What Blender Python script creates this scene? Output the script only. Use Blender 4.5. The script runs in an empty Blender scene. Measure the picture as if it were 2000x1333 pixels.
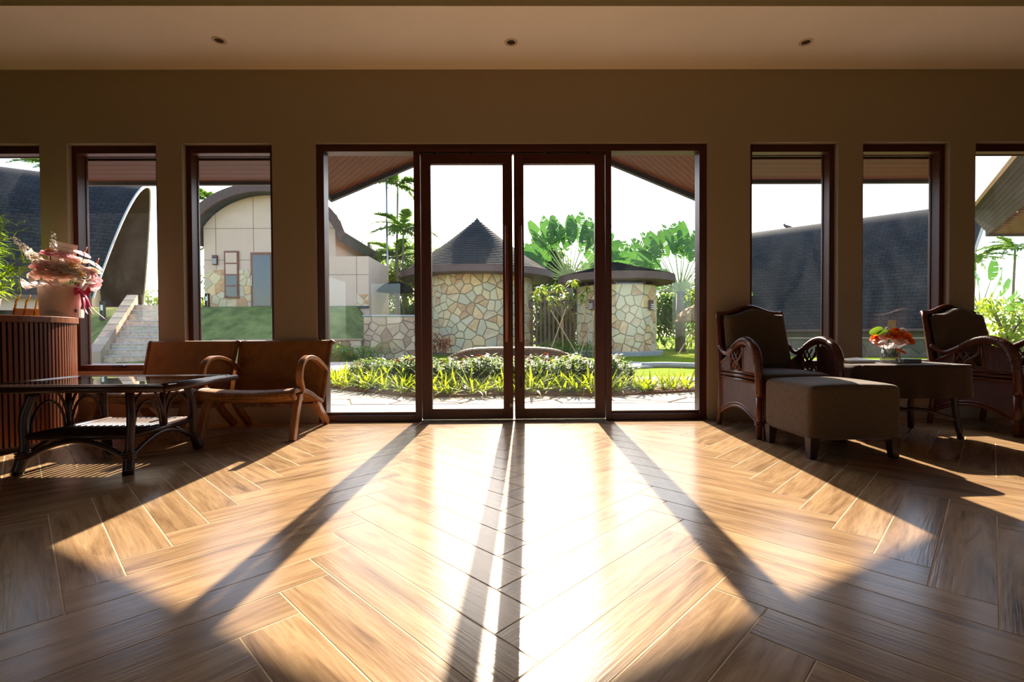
import bpy, bmesh, math, random
from mathutils import Vector, Matrix
PI = math.pi
R = math.radians
SC = bpy.context.scene
COL = SC.collection
random.seed(7)

# ------------------------------------------------------------------ camera
cam_d = bpy.data.cameras.new('camera')
cam = bpy.data.objects.new('camera', cam_d)
COL.objects.link(cam)
cam_d.sensor_width = 36.0
cam_d.lens = 17.115
cam_d.clip_end = 500
_r = Vector((0.9999428, -0.00909717, -0.00562455))
_u = Vector((0.00577047, 0.01609393, 0.99985383))
_f = Vector((0.00900532, 0.9998291, -0.01614551))
cam.matrix_world = Matrix(((_r.x, _u.x, -_f.x, 0.0), (_r.y, _u.y, -_f.y, 0.0), (_r.z, _u.z, -_f.z, 0.755), (0, 0, 0, 1)))
SC.camera = cam

# ------------------------------------------------------------------ sky, sun, exposure
SUN_E, SUN_A = R(33.0), R(2.0)
world = bpy.data.worlds.new('sky')
SC.world = world
world.use_nodes = True
nt = world.node_tree
nt.nodes.clear()
sky = nt.nodes.new('ShaderNodeTexSky')
sky.sky_type = 'NISHITA'
sky.sun_disc = False
sky.sun_elevation = SUN_E
sky.sun_rotation = SUN_A
sky.air_density = 1.0
sky.dust_density = 1.4
sky.ozone_density = 1.0
bg = nt.nodes.new('ShaderNodeBackground')
bg.inputs['Strength'].default_value = 0.50
wo = nt.nodes.new('ShaderNodeOutputWorld')
nt.links.new(sky.outputs[0], bg.inputs['Color'])
nt.links.new(bg.outputs[0], wo.inputs['Surface'])
sun_d = bpy.data.lights.new('sun', 'SUN')
sun_d.energy = 17.0
sun_d.angle = 0.0093
sun_d.color = (1.0, 0.86, 0.68)
sun = bpy.data.objects.new('sun', sun_d)
COL.objects.link(sun)
_s = Vector((math.sin(SUN_A) * math.cos(SUN_E), math.cos(SUN_A) * math.cos(SUN_E), math.sin(SUN_E)))
sun.rotation_euler = (-_s).to_track_quat('-Z', 'Y').to_euler()
sun.location = _s * 60
vs = SC.view_settings
vs.view_transform = 'Standard'
vs.look = 'None'
vs.gamma = 1.0
vs.use_curve_mapping = False
vs.exposure = 0.12
SC.cycles.max_bounces = 9
SC.cycles.diffuse_bounces = 6
SC.cycles.glossy_bounces = 4
SC.cycles.transparent_max_bounces = 12
SC.cycles.sample_clamp_indirect = 6.0
SC.cycles.caustics_reflective = False
SC.cycles.caustics_refractive = False


# ------------------------------------------------------------------ helpers
def lin(r, g, b):
    return tuple(((c / 255) / 12.92 if c / 255 <= 0.04045 else ((c / 255 + 0.055) / 1.055) ** 2.4) for c in (r, g, b)) + (1.0,)


class MB:
    """collects faces; build() links them as one mesh object"""
    def __init__(self):
        self.v, self.f = [], []

    def add(self, vs, fs):
        o = len(self.v)
        self.v += [tuple(p) for p in vs]
        self.f += [tuple(i + o for i in q) for q in fs]
        return self

    def box(self, x0, x1, y0, y1, z0, z1):
        return self.add([(x0, y0, z0), (x1, y0, z0), (x1, y1, z0), (x0, y1, z0), (x0, y0, z1), (x1, y0, z1), (x1, y1, z1), (x0, y1, z1)],
                        [(0, 3, 2, 1), (4, 5, 6, 7), (0, 1, 5, 4), (1, 2, 6, 5), (2, 3, 7, 6), (3, 0, 4, 7)])

    def obox(self, c, ax, ay, az):
        """box by centre and three half-axis vectors"""
        c, ax, ay, az = Vector(c), Vector(ax), Vector(ay), Vector(az)
        P = [c + i * ax + j * ay + k * az for k in (-1, 1) for j in (-1, 1) for i in (-1, 1)]
        return self.add(P, [(0, 2, 3, 1), (4, 5, 7, 6), (0, 1, 5, 4), (1, 3, 7, 5), (3, 2, 6, 7), (2, 0, 4, 6)])

    def beam(self, p, q, w, h, up=(0, 0, 1)):
        p, q = Vector(p), Vector(q)
        d = (q - p)
        s = d.cross(Vector(up))
        if s.length < 1e-6:
            s = d.cross(Vector((1, 0, 0)))
        s.normalize()
        t = s.cross(d).normalized()
        return self.obox((p + q) / 2, d / 2, s * w / 2, t * h / 2)

    def tube(self, pts, r, seg=8, cap=True, close=False, ry=None):
        pts = [Vector(p) for p in pts]
        n = len(pts)
        rr = r if isinstance(r, (list, tuple)) else [r] * n
        vs, fs = [], []
        prev = None
        for i in range(n):
            if close:
                t = pts[(i + 1) % n] - pts[i - 1]
            else:
                t = pts[min(i + 1, n - 1)] - pts[max(i - 1, 0)]
            t.normalize()
            if prev is None:
                a = Vector((0, 0, 1)) if abs(t.z) < 0.9 else Vector((1, 0, 0))
                nn = t.cross(a).normalized()
            else:
                nn = prev - t * prev.dot(t)
                if nn.length < 1e-6:
                    nn = t.cross(Vector((0, 0, 1)))
                nn.normalize()
            prev = nn
            b = t.cross(nn)
            for k in range(seg):
                an = 2 * PI * k / seg
                vs.append(pts[i] + nn * math.cos(an) * rr[i] + b * math.sin(an) * (rr[i] if ry is None else ry))
        m = n if close else n - 1
        for i in range(m):
            j = (i + 1) % n
            for k in range(seg):
                k2 = (k + 1) % seg
                fs.append((i * seg + k, i * seg + k2, j * seg + k2, j * seg + k))
        if cap and not close:
            fs.append(tuple(range(seg))[::-1])
            fs.append(tuple((n - 1) * seg + k for k in range(seg)))
        return self.add(vs, fs)

    def lathe(self, prof, seg=24, c=(0, 0, 0), wob=None):
        vs, fs = [], []
        n = len(prof)
        for i, (r, z) in enumerate(prof):
            for k in range(seg):
                an = 2 * PI * k / seg
                q = r * (1 + (wob(an, i) if wob else 0))
                vs.append((c[0] + q * math.cos(an), c[1] + q * math.sin(an), c[2] + z))
        for i in range(n - 1):
            for k in range(seg):
                k2 = (k + 1) % seg
                fs.append((i * seg + k, i * seg + k2, (i + 1) * seg + k2, (i + 1) * seg + k))
        fs.append(tuple(range(seg))[::-1])
        fs.append(tuple((n - 1) * seg + k for k in range(seg)))
        return self.add(vs, fs)

    def grid(self, fn, nu, nv, flip=False):
        vs = [fn(i / nu, j / nv) for j in range(nv + 1) for i in range(nu + 1)]
        fs = []
        for j in range(nv):
            for i in range(nu):
                a = j * (nu + 1) + i
                q = (a, a + 1, a + nu + 2, a + nu + 1)
                fs.append(q[::-1] if flip else q)
        return self.add(vs, fs)

    def shell(self, fn, nu, nv, th):
        """fn(u,v)->point; thick sheet, th offset along the numeric normal"""
        def nrm(u, v):
            e = 1e-3
            du = Vector(fn(min(u + e, 1), v)) - Vector(fn(max(u - e, 0), v))
            dv = Vector(fn(u, min(v + e, 1))) - Vector(fn(u, max(v - e, 0)))
            n = du.cross(dv)
            return n.normalized() if n.length > 1e-12 else Vector((0, 0, 1))
        top = [Vector(fn(i / nu, j / nv)) + nrm(i / nu, j / nv) * th / 2 for j in range(nv + 1) for i in range(nu + 1)]
        bot = [Vector(fn(i / nu, j / nv)) - nrm(i / nu, j / nv) * th / 2 for j in range(nv + 1) for i in range(nu + 1)]
        N = len(top)
        fs = []
        for j in range(nv):
            for i in range(nu):
                a = j * (nu + 1) + i
                fs.append((a, a + 1, a + nu + 2, a + nu + 1))
                fs.append((N + a, N + a + nu + 1, N + a + nu + 2, N + a + 1))
        w = nu + 1
        for i in range(nu):
            fs.append((i, N + i, N + i + 1, i + 1))
            a = nv * w + i
            fs.append((a, a + 1, N + a + 1, N + a))
        for j in range(nv):
            a = j * w
            fs.append((a, a + w, N + a + w, N + a))
            a = j * w + nu
            fs.append((a, N + a, N + a + w, a + w))
        return self.add(top + bot, fs)

    def prism(self, poly, z0, z1):
        n = len(poly)
        return self.add([(x, y, z0) for x, y in poly] + [(x, y, z1) for x, y in poly],
                        [tuple(range(n))[::-1], tuple(range(n, 2 * n))] + [(i, (i + 1) % n, n + (i + 1) % n, n + i) for i in range(n)])

    def mesh(self, name, mat=None, smooth=False):
        me = bpy.data.meshes.new(name)
        me.from_pydata([tuple(p) for p in self.v], [], self.f)
        me.update()
        if mat is not None:
            me.materials.append(mat)
        if smooth:
            for p in me.polygons:
                p.use_smooth = True
        return me

    def build(self, name, mat, parent=None, smooth=False, bevel=0.0, loc=None, rot=None, sub=0, kind=None):
        me = self.mesh(name, mat, smooth)
        o = link(name, me, parent, loc, rot)
        if bevel:
            m = o.modifiers.new('edge', 'BEVEL')
            m.width = bevel
            m.segments = 2
            m.limit_method = 'ANGLE'
        if sub:
            m = o.modifiers.new('round', 'SUBSURF')
            m.levels = sub
            m.render_levels = sub
        if kind:
            o['kind'] = kind
        return o


def link(name, data, parent=None, loc=None, rot=None):
    o = bpy.data.objects.new(name, data)
    COL.objects.link(o)
    if parent is not None:
        o.parent = parent
    if loc is not None:
        o.location = loc
    if rot is not None:
        o.rotation_euler = rot if isinstance(rot, (tuple, list)) else (0, 0, rot)
    return o


def tag(o, label, cat=None, group=None, kind=None):
    o['label'] = label
    if cat:
        o['category'] = cat
    if group:
        o['group'] = group
    if kind:
        o['kind'] = kind
    return o


def thing(name, label, cat, loc=(0, 0, 0), rz=0.0, group=None, kind=None):
    o = link(name, None, None, loc, rz)
    o.empty_display_size = 0.1
    return tag(o, label, cat, group, kind)


def copy_tree(o, parent=None):
    c = o.copy()
    COL.objects.link(c)
    c.parent = parent
    for ch in list(o.children):
        copy_tree(ch, c)
    return c


# ------------------------------------------------------------------ materials
def nodes(name):
    m = bpy.data.materials.new(name)
    m.use_nodes = True
    t = m.node_tree
    t.nodes.clear()
    out = t.nodes.new('ShaderNodeOutputMaterial')
    return m, t, out


def N(t, kind, **kw):
    n = t.nodes.new(kind)
    for k, v in kw.items():
        setattr(n, k, v)
    return n


def L(t, a, b):
    t.links.new(a, b)


def ramp(t, fac, stops):
    r = N(t, 'ShaderNodeValToRGB')
    e = r.color_ramp.elements
    while len(e) < len(stops):
        e.new(0.5)
    for el, (p, c) in zip(e, stops):
        el.position = p
        el.color = c if len(c) == 4 else tuple(c) + (1,)
    L(t, fac, r.inputs[0])
    return r.outputs[0]


def coords(t, scale=(1, 1, 1), rnd=False, kind='Object'):
    tc = N(t, 'ShaderNodeTexCoord')
    mp = N(t, 'ShaderNodeMapping')
    mp.inputs['Scale'].default_value = scale
    L(t, tc.outputs[kind], mp.inputs['Vector'])
    if rnd:
        oi = N(t, 'ShaderNodeObjectInfo')
        mu = N(t, 'ShaderNodeMath', operation='MULTIPLY')
        mu.inputs[1].default_value = 37.0
        L(t, oi.outputs['Random'], mu.inputs[0])
        L(t, mu.outputs[0], mp.inputs['Location'])
    return mp.outputs[0]


def noise(t, vec, scale, detail=4, rough=0.55, dist=0.0):
    n = N(t, 'ShaderNodeTexNoise')
    n.inputs['Scale'].default_value = scale
    n.inputs['Detail'].default_value = detail
    n.inputs['Roughness'].default_value = rough
    n.inputs['Distortion'].default_value = dist
    L(t, vec, n.inputs['Vector'])
    return n.outputs['Fac']


def bump(t, h, strength, dist=0.01):
    b = N(t, 'ShaderNodeBump')
    b.inputs['Strength'].default_value = strength
    b.inputs['Distance'].default_value = dist
    L(t, h, b.inputs['Height'])
    return b.outputs[0]


def principled(t, out, color=None, rough=0.5, metal=0.0, spec=0.5, normal=None):
    p = N(t, 'ShaderNodeBsdfPrincipled')
    if color is not None:
        if isinstance(color, tuple):
            p.inputs['Base Color'].default_value = color
        else:
            L(t, color, p.inputs['Base Color'])
    if isinstance(rough, float):
        p.inputs['Roughness'].default_value = rough
    else:
        L(t, rough, p.inputs['Roughness'])
    p.inputs['Metallic'].default_value = metal
    p.inputs['Specular IOR Level'].default_value = spec
    if normal is not None:
        L(t, normal, p.inputs['Normal'])
    L(t, p.outputs[0], out.inputs[0])
    return p


def plain(name, c, rough=0.5, metal=0.0, spec=0.5, var=0.12, nscale=8.0, bmp=0.0, stretch=(1, 1, 1), rnd=False):
    """colour with a little procedural variation and optional relief"""
    m, t, out = nodes(name)
    v = coords(t, stretch, rnd)
    f = noise(t, v, nscale)
    col = ramp(t, f, [(0.3, tuple(x * (1 - var) for x in c[:3])), (0.7, tuple(min(1, x * (1 + var)) for x in c[:3]))])
    principled(t, out, col, rough, metal, spec, bump(t, f, bmp) if bmp else None)
    return m


def wood(name, c1, c2, rough=0.4, axis='X', scale=1.0, bmp=0.15, spec=0.5, c3=None):
    m, t, out = nodes(name)
    st = {'X': (1.2, 14, 14), 'Y': (14, 1.2, 14), 'Z': (14, 14, 1.2)}[axis]
    v = coords(t, tuple(s * scale for s in st), rnd=True)
    f = noise(t, v, 1.6, 6, 0.62, 0.6)
    g = noise(t, v, 7.0, 3, 0.6)
    stops = [(0.28, c1), (0.72, c2)] if c3 is None else [(0.25, c1), (0.5, c3), (0.75, c2)]
    a = ramp(t, f, stops)
    principled(t, out, a, rough, 0, spec, bump(t, g, bmp, 0.004))
    return m


def leafmat(name, c1, c2, trans=0.45, rough=0.5, tint=None, nscale=3.0):
    m, t, out = nodes(name)
    tc = N(t, 'ShaderNodeTexCoord')
    f = noise(t, tc.outputs['Object'], nscale, 3)
    oi = N(t, 'ShaderNodeObjectInfo')
    ad = N(t, 'ShaderNodeMath', operation='MULTIPLY_ADD')
    L(t, oi.outputs['Random'], ad.inputs[0])
    ad.inputs[1].default_value = 0.35
    L(t, f, ad.inputs[2])
    col = ramp(t, ad.outputs[0], [(0.35, c1), (0.85, c2)])
    d = N(t, 'ShaderNodeBsdfPrincipled')
    L(t, col, d.inputs['Base Color'])
    d.inputs['Roughness'].default_value = rough
    d.inputs['Specular IOR Level'].default_value = 0.2
    tr = N(t, 'ShaderNodeBsdfTranslucent')
    if tint:
        mx = N(t, 'ShaderNodeMix', data_type='RGBA')
        mx.inputs[0].default_value = 0.6
        L(t, col, mx.inputs[6])
        mx.inputs[7].default_value = tint
        L(t, mx.outputs[2], tr.inputs['Color'])
    else:
        L(t, col, tr.inputs['Color'])
    ms = N(t, 'ShaderNodeMixShader')
    ms.inputs[0].default_value = trans
    L(t, d.outputs[0], ms.inputs[1])
    L(t, tr.outputs[0], ms.inputs[2])
    L(t, ms.outputs[0], out.inputs[0])
    return m


def glassmat(name, tint=(0.985, 0.99, 0.985, 1), dust=0.012):
    m, t, out = nodes(name)
    tp = N(t, 'ShaderNodeBsdfTransparent')
    tp.inputs[0].default_value = tint
    gl = N(t, 'ShaderNodeBsdfGlossy')
    gl.inputs['Roughness'].default_value = 0.0
    fr = N(t, 'ShaderNodeFresnel')
    fr.inputs[0].default_value = 1.5
    mu = N(t, 'ShaderNodeMath', operation='MULTIPLY')
    mu.use_clamp = True
    mu.inputs[1].default_value = 1.25
    ge = N(t, 'ShaderNodeNewGeometry')
    fb_ = N(t, 'ShaderNodeMath', operation='SUBTRACT')
    fb_.inputs[0].default_value = 1.0
    L(t, ge.outputs['Backfacing'], fb_.inputs[1])
    fm = N(t, 'ShaderNodeMath', operation='MULTIPLY')
    L(t, fr.outputs[0], fm.inputs[0])
    L(t, fb_.outputs[0], fm.inputs[1])
    L(t, fm.outputs[0], mu.inputs[0])
    m1 = N(t, 'ShaderNodeMixShader')
    L(t, mu.outputs[0], m1.inputs[0])
    L(t, tp.outputs[0], m1.inputs[1])
    L(t, gl.outputs[0], m1.inputs[2])
    if dust:
        tr = N(t, 'ShaderNodeBsdfTranslucent')
        tr.inputs[0].default_value = (0.8, 0.85, 0.9, 1)
        v = coords(t, (1.2, 1.2, 0.7), True)
        f = noise(t, v, 2.2, 5, 0.6, 1.2)
        dd = ramp(t, f, [(0.4, (dust * 0.35,) * 3), (0.75, (dust * 1.8,) * 3)])
        m2 = N(t, 'ShaderNodeMixShader')
        L(t, dd, m2.inputs[0])
        L(t, m1.outputs[0], m2.inputs[1])
        L(t, tr.outputs[0], m2.inputs[2])
        L(t, m2.outputs[0], out.inputs[0])
    else:
        L(t, m1.outputs[0], out.inputs[0])
    return m


def floor_wood():
    m, t, out = nodes('floor_wood')
    v = coords(t, (1.1, 9.0, 9.0), rnd=True)
    wv = N(t, 'ShaderNodeTexNoise')
    f = noise(t, v, 1.35, 7, 0.62, 1.1)
    fine = noise(t, coords(t, (3, 70, 70), rnd=True), 1.5, 3, 0.6)
    t.nodes.remove(wv)
    a = ramp(t, f, [(0.24, lin(62, 46, 33)), (0.40, lin(142, 112, 82)), (0.60, lin(174, 143, 108)), (0.8, lin(102, 78, 56))])
    oi = N(t, 'ShaderNodeObjectInfo')
    hs = N(t, 'ShaderNodeHueSaturation')
    va = N(t, 'ShaderNodeMapRange')
    va.inputs[3].default_value = 0.86
    va.inputs[4].default_value = 1.12
    L(t, oi.outputs['Random'], va.inputs[0])
    L(t, va.outputs[0], hs.inputs['Value'])
    L(t, a, hs.inputs['Color'])
    mx = N(t, 'ShaderNodeMix', data_type='RGBA', blend_type='MULTIPLY')
    mx.inputs[0].default_value = 0.35
    L(t, hs.outputs[0], mx.inputs[6])
    L(t, ramp(t, fine, [(0.35, (0.45, 0.42, 0.4)), (0.6, (1, 1, 1))]), mx.inputs[7])
    rg = N(t, 'ShaderNodeMapRange')
    rg.inputs[3].default_value = 0.16
    rg.inputs[4].default_value = 0.26
    L(t, fine, rg.inputs[0])
    principled(t, out, mx.outputs[2], rg.outputs[0], 0, 0.22, bump(t, fine, 0.14, 0.003))
    return m


def stone_mat(name, stops, rough=0.85, joint=None):
    m, t, out = nodes(name)
    oi = N(t, 'ShaderNodeObjectInfo')
    tc = N(t, 'ShaderNodeTexCoord')
    f = noise(t, tc.outputs['Object'], 5.0, 6, 0.65)
    ad = N(t, 'ShaderNodeMath', operation='MULTIPLY_ADD')
    L(t, f, ad.inputs[0])
    ad.inputs[1].default_value = 0.35
    sb = N(t, 'ShaderNodeMath', operation='MULTIPLY_ADD')
    L(t, oi.outputs['Random'], sb.inputs[0])
    sb.inputs[1].default_value = 0.9
    sb.inputs[2].default_value = -0.12
    L(t, sb.outputs[0], ad.inputs[2])
    col = ramp(t, ad.outputs[0], stops)
    principled(t, out, col, rough, 0, 0.3, bump(t, f, 0.5, 0.02))
    return m


def shingle_mat(name, c, rowh=0.14, axis='Z'):
    """slate-like shingles: rows and staggered joints as relief and tone"""
    m, t, out = nodes(name)
    tc = N(t, 'ShaderNodeTexCoord')
    br = N(t, 'ShaderNodeTexBrick')
    br.inputs['Scale'].default_value = 1.0
    br.inputs['Brick Width'].default_value = 0.32
    br.inputs['Row Height'].default_value = rowh
    br.inputs['Mortar Size'].default_value = 0.014
    br.inputs['Color1'].default_value = tuple(x * 0.8 for x in c[:3]) + (1,)
    br.inputs['Color2'].default_value = tuple(x * 1.25 for x in c[:3]) + (1,)
    br.inputs['Mortar'].default_value = tuple(x * 0.35 for x in c[:3]) + (1,)
    L(t, tc.outputs['UV'], br.inputs['Vector'])
    f = noise(t, tc.outputs['Object'], 1.2, 5)
    mx = N(t, 'ShaderNodeMix', data_type='RGBA', blend_type='MULTIPLY')
    mx.inputs[0].default_value = 0.6
    L(t, br.outputs[0], mx.inputs[6])
    L(t, ramp(t, f, [(0.3, (0.6, 0.6, 0.62)), (0.7, (1.15, 1.15, 1.2))]), mx.inputs[7])
    principled(t, out, mx.outputs[2], 0.85, 0, 0.15, bump(t, br.outputs['Fac'], -0.6, 0.02))
    return m


def weave_mat(name, c1, c2, sx=160.0, rough=0.45):
    m, t, out = nodes(name)
    tc = N(t, 'ShaderNodeTexCoord')
    w1 = N(t, 'ShaderNodeTexWave', wave_type='BANDS', bands_direction='X')
    w2 = N(t, 'ShaderNodeTexWave', wave_type='BANDS', bands_direction='Y')
    for w in (w1, w2):
        w.inputs['Scale'].default_value = sx / 20
        w.inputs['Distortion'].default_value = 0.4
        L(t, tc.outputs['UV'], w.inputs['Vector'])
    w2.inputs['Scale'].default_value = sx / 14
    mu = N(t, 'ShaderNodeMath', operation='MULTIPLY')
    L(t, w1.outputs['Fac'], mu.inputs[0])
    L(t, w2.outputs['Fac'], mu.inputs[1])
    ns = noise(t, tc.outputs['Object'], 9, 4)
    ad = N(t, 'ShaderNodeMath', operation='MULTIPLY_ADD')
    L(t, ns, ad.inputs[0])
    ad.inputs[1].default_value = 0.5
    L(t, mu.outputs[0], ad.inputs[2])
    col = ramp(t, ad.outputs[0], [(0.2, c1), (0.75, c2)])
    principled(t, out, col, rough, 0, 0.4, bump(t, mu.outputs[0], 0.8, 0.006))
    return m


def fabric_mat(name, c, sc=260.0):
    m, t, out = nodes(name)
    tc = N(t, 'ShaderNodeTexCoord')
    v1 = coords(t, (sc, sc * 0.12, sc * 0.12))
    v2 = coords(t, (sc * 0.12, sc * 0.12, sc))
    a = noise(t, v1, 1, 2)
    b = noise(t, v2, 1, 2)
    ad = N(t, 'ShaderNodeMath', operation='ADD')
    L(t, a, ad.inputs[0])
    L(t, b, ad.inputs[1])
    col = ramp(t, ad.outputs[0], [(0.75, tuple(x * 0.7 for x in c[:3])), (1.0, tuple(x * 1.0 for x in c[:3]))])
    p = principled(t, out, col, 0.95, 0, 0.15, bump(t, ad.outputs[0], 0.25, 0.003))
    p.inputs['Sheen Weight'].default_value = 0.25
    return m


def uv_grid(o, fn):
    """UVs in metres from vertex positions"""
    me = o.data
    uv = me.uv_layers.new(name='UVMap')
    for lp in me.loops:
        uv.data[lp.index].uv = fn(me.vertices[lp.vertex_index].co)


M = {}
M['floor'] = floor_wood()
M['grout'] = plain('grout', lin(190, 166, 134), 0.8)
M['wall'] = plain('wall_paint', lin(164, 148, 130), 0.9, spec=0.2, var=0.05, nscale=60, bmp=0.05)
M['wall_dark'] = plain('dark_wall_panel', lin(92, 72, 56), 0.7, spec=0.2, var=0.08, nscale=4)
M['tray'] = plain('ceiling_tray_timber', lin(126, 98, 74), 0.8, spec=0.2, var=0.06, nscale=3)
M['ceil'] = plain('ceiling_paint', lin(244, 234, 220), 0.9, spec=0.2, var=0.02, nscale=3)
M['frame'] = wood('frame_wood', lin(58, 24, 16), lin(84, 38, 24), 0.42, 'Z', 1.0, 0.08)
M['framex'] = wood('frame_wood_across', lin(58, 24, 16), lin(84, 38, 24), 0.42, 'X', 1.0, 0.08)
M['glass'] = glassmat('window_glass', dust=0.003)
M['alu'] = plain('brushed_metal', lin(170, 168, 162), 0.35, 1.0)
M['black'] = plain('black_metal', lin(22, 22, 24), 0.45)
M['soffit'] = wood('soffit_board', lin(80, 38, 22), lin(114, 58, 34), 0.55, 'X', 1.0, 0.1)
M['soffit_shaded'] = wood('shaded_soffit_board', lin(62, 26, 13), lin(92, 42, 22), 0.6, 'X', 1.0, 0.1)  # same boards as the porch soffit, side eave shade put into the colour
M['fascia'] = plain('dark_fascia', lin(58, 62, 68), 0.55, var=0.15)
M['shingle'] = shingle_mat('roof_shingle', lin(44, 46, 50))
M['shingle_cone'] = shingle_mat('cone_shingle', lin(38, 46, 51), 0.16)
M['slat'] = wood('slat_wood', lin(92, 46, 26), lin(142, 78, 46), 0.4, 'Z', 1.0, 0.1)
M['slatback'] = plain('slat_backing', lin(52, 26, 16), 0.6)
M['ctop'] = wood('counter_top_wood', lin(110, 60, 38), lin(150, 88, 58), 0.35, 'X', 1.0, 0.08)
M['rattan'] = plain('dark_rattan', lin(58, 31, 20), 0.34, var=0.35, nscale=14, bmp=0.15)
M['rattan2'] = plain('brown_rattan', lin(92, 44, 26), 0.3, var=0.35, nscale=16, bmp=0.2)
M['bind'] = plain('cane_binding', lin(86, 52, 24), 0.4, var=0.3, nscale=60, bmp=0.4)
M['wicker'] = weave_mat('honey_wicker', lin(104, 60, 26), lin(206, 138, 70), 560)
M['cane'] = weave_mat('brown_cane_weave', lin(44, 18, 12), lin(128, 62, 42), 700, 0.4)
M['teak'] = wood('teak', lin(112, 64, 34), lin(176, 116, 66), 0.35, 'Z', 1.0, 0.08)
M['fabric'] = fabric_mat('taupe_fabric', lin(92, 74, 57))
M['cloth'] = fabric_mat('brown_tablecloth', lin(74, 54, 44))
M['darkwood'] = wood('dark_leg_wood', lin(46, 22, 16), lin(70, 34, 24), 0.4, 'Z')

# ------------------------------------------------------------------ room shell
XL, XR, YB, YF = -5.6, 6.2, -3.6, 4.15
CZ, TZ = 2.985, 3.30
# floor: grout bed + herringbone planks, each plank a part
fl_o = MB().box(XL, XR, YB, 4.36, -0.06, -0.0009).build('floor', M['grout'])
tag(fl_o, 'herringbone floor of honey brown wood planks with pale joints', 'floor', kind='structure')
PW, PL = 0.15, 0.90
_d = -0.0026
_cu, _su = math.cos(PI / 4 + _d), math.sin(PI / 4 + _d)
OX, OY = 0.072, 2.1614


def lat(a, b):
    return (PW * (a * _cu - b * _su) + OX, PW * (a * _su + b * _cu) + OY)


def clip_poly(poly, nx, ny, c):
    """keep points with nx*x+ny*y <= c"""
    out = []
    n = len(poly)
    for i in range(n):
        p, q = poly[i], poly[(i + 1) % n]
        dp, dq = nx * p[0] + ny * p[1] - c, nx * q[0] + ny * q[1] - c
        if dp <= 0:
            out.append(p)
        if (dp < 0 < dq) or (dq < 0 < dp):
            s = dp / (dp - dq)
            out.append((p[0] + s * (q[0] - p[0]), p[1] + s * (q[1] - p[1])))
    return out


def plank_mesh():
    b = MB()
    g, e = 0.0013, 0.0015
    x, y = PL / 2 - g, PW / 2 - g
    vs = [(-x, -y, -0.008), (x, -y, -0.008), (x, y, -0.008), (-x, y, -0.008),
          (-x, -y, -e), (x, -y, -e), (x, y, -e), (-x, y, -e),
          (-x + e, -y + e, 0), (x - e, -y + e, 0), (x - e, y - e, 0), (-x + e, y - e, 0)]
    fs = [(8, 9, 10, 11)]
    for i in range(4):
        j = (i + 1) % 4
        fs += [(i, j, j + 4, i + 4), (i + 4, j + 4, j + 8, i + 8)]
    return b.add(vs, fs).mesh('plank', M['floor'])


plank_me = plank_mesh()
planks = []
for j in range(-9, 10):
    for k in range(-60, 60):
        for kind in 'AB':
            if kind == 'A':
                a, b = -5 + k + 6 * j, -4 + k - 6 * j
                c, ang = lat(a + 0.5, b + 3), PI / 4 + _d + PI / 2
            else:
                a, b = -1 + k + 6 * j, -1 + k - 6 * j
                c, ang = lat(a + 3, b + 0.5), PI / 4 + _d
            if XL - 0.5 < c[0] < XR + 0.5 and YB - 0.5 < c[1] < 4.9:
                planks.append((c, ang))
near, rest = [], []
for c, ang in planks:
    dx, dy = math.cos(ang) * PL / 2, math.sin(ang) * PL / 2
    inside = all(XL + 0.12 < c[0] + s * dx < XR - 0.12 and YB + 0.12 < c[1] + s * dy < 4.17 for s in (-1, 1))
    seen = any(0.85 < c[1] + s * dy < 4.4 and abs(c[0] + s * dx - 0.02) < 1.08 * (c[1] + s * dy) + 0.15 for s in (-1, 0, 1))
    (near if (inside and seen) else rest).append((c, ang))
near.sort(key=lambda q: q[0][0] ** 2 + q[0][1] ** 2)
rest += near[290:]
rj = random.Random(3)
for c, ang in near[:290]:
    link('plank', plank_me, fl_o, (c[0], c[1], rj.uniform(-0.0004, 0.0)), (0, 0, ang + (PI if rj.random() < 0.5 else 0)))
mb = MB()
for c, ang in rest:
    ca, sa = math.cos(ang), math.sin(ang)
    x, y = PL / 2 - 0.0013, PW / 2 - 0.0013
    poly = [(c[0] + i * ca - k * sa, c[1] + i * sa + k * ca) for i, k in ((-x, -y), (x, -y), (x, y), (-x, y))]
    for nx, ny, cc in ((1, 0, XR), (-1, 0, -XL), (0, 1, 4.19), (0, -1, -YB)):
        if poly:
            poly = clip_poly(poly, nx, ny, cc)
    if len(poly) > 2:
        mb.prism(poly, -0.006, -0.0003)
mb.build('border_planks', M['floor'], fl_o, kind='stuff')

# front wall with openings (x0, x1, z0, z1)
HEAD = 2.37
OPEN = [(-4.68, -3.925, 0.45, HEAD), (-3.70, -2.95, 0.45, HEAD), (-2.735, -1.98, 0.45, HEAD), (-1.62, 1.715, 0.0, HEAD),
        (2.075, 2.83, 0.45, HEAD), (3.04, 3.79, 0.45, HEAD), (4.01, 4.76, 0.45, HEAD)]


def wall_with_openings(name, label, ops, y0, y1, x0, x1, z1, mat):
    b = MB()
    xs = x0
    for (a, c, lo, hi) in ops:
        b.box(xs, a, y0, y1, 0, z1)
        if lo > 0:
            b.box(a, c, y0, y1, 0, lo)
        b.box(a, c, y0, y1, hi, z1)
        xs = c
    b.box(xs, x1, y0, y1, 0, z1)
    return tag(b.build(name, mat), label, 'wall', kind='structure')


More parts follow.
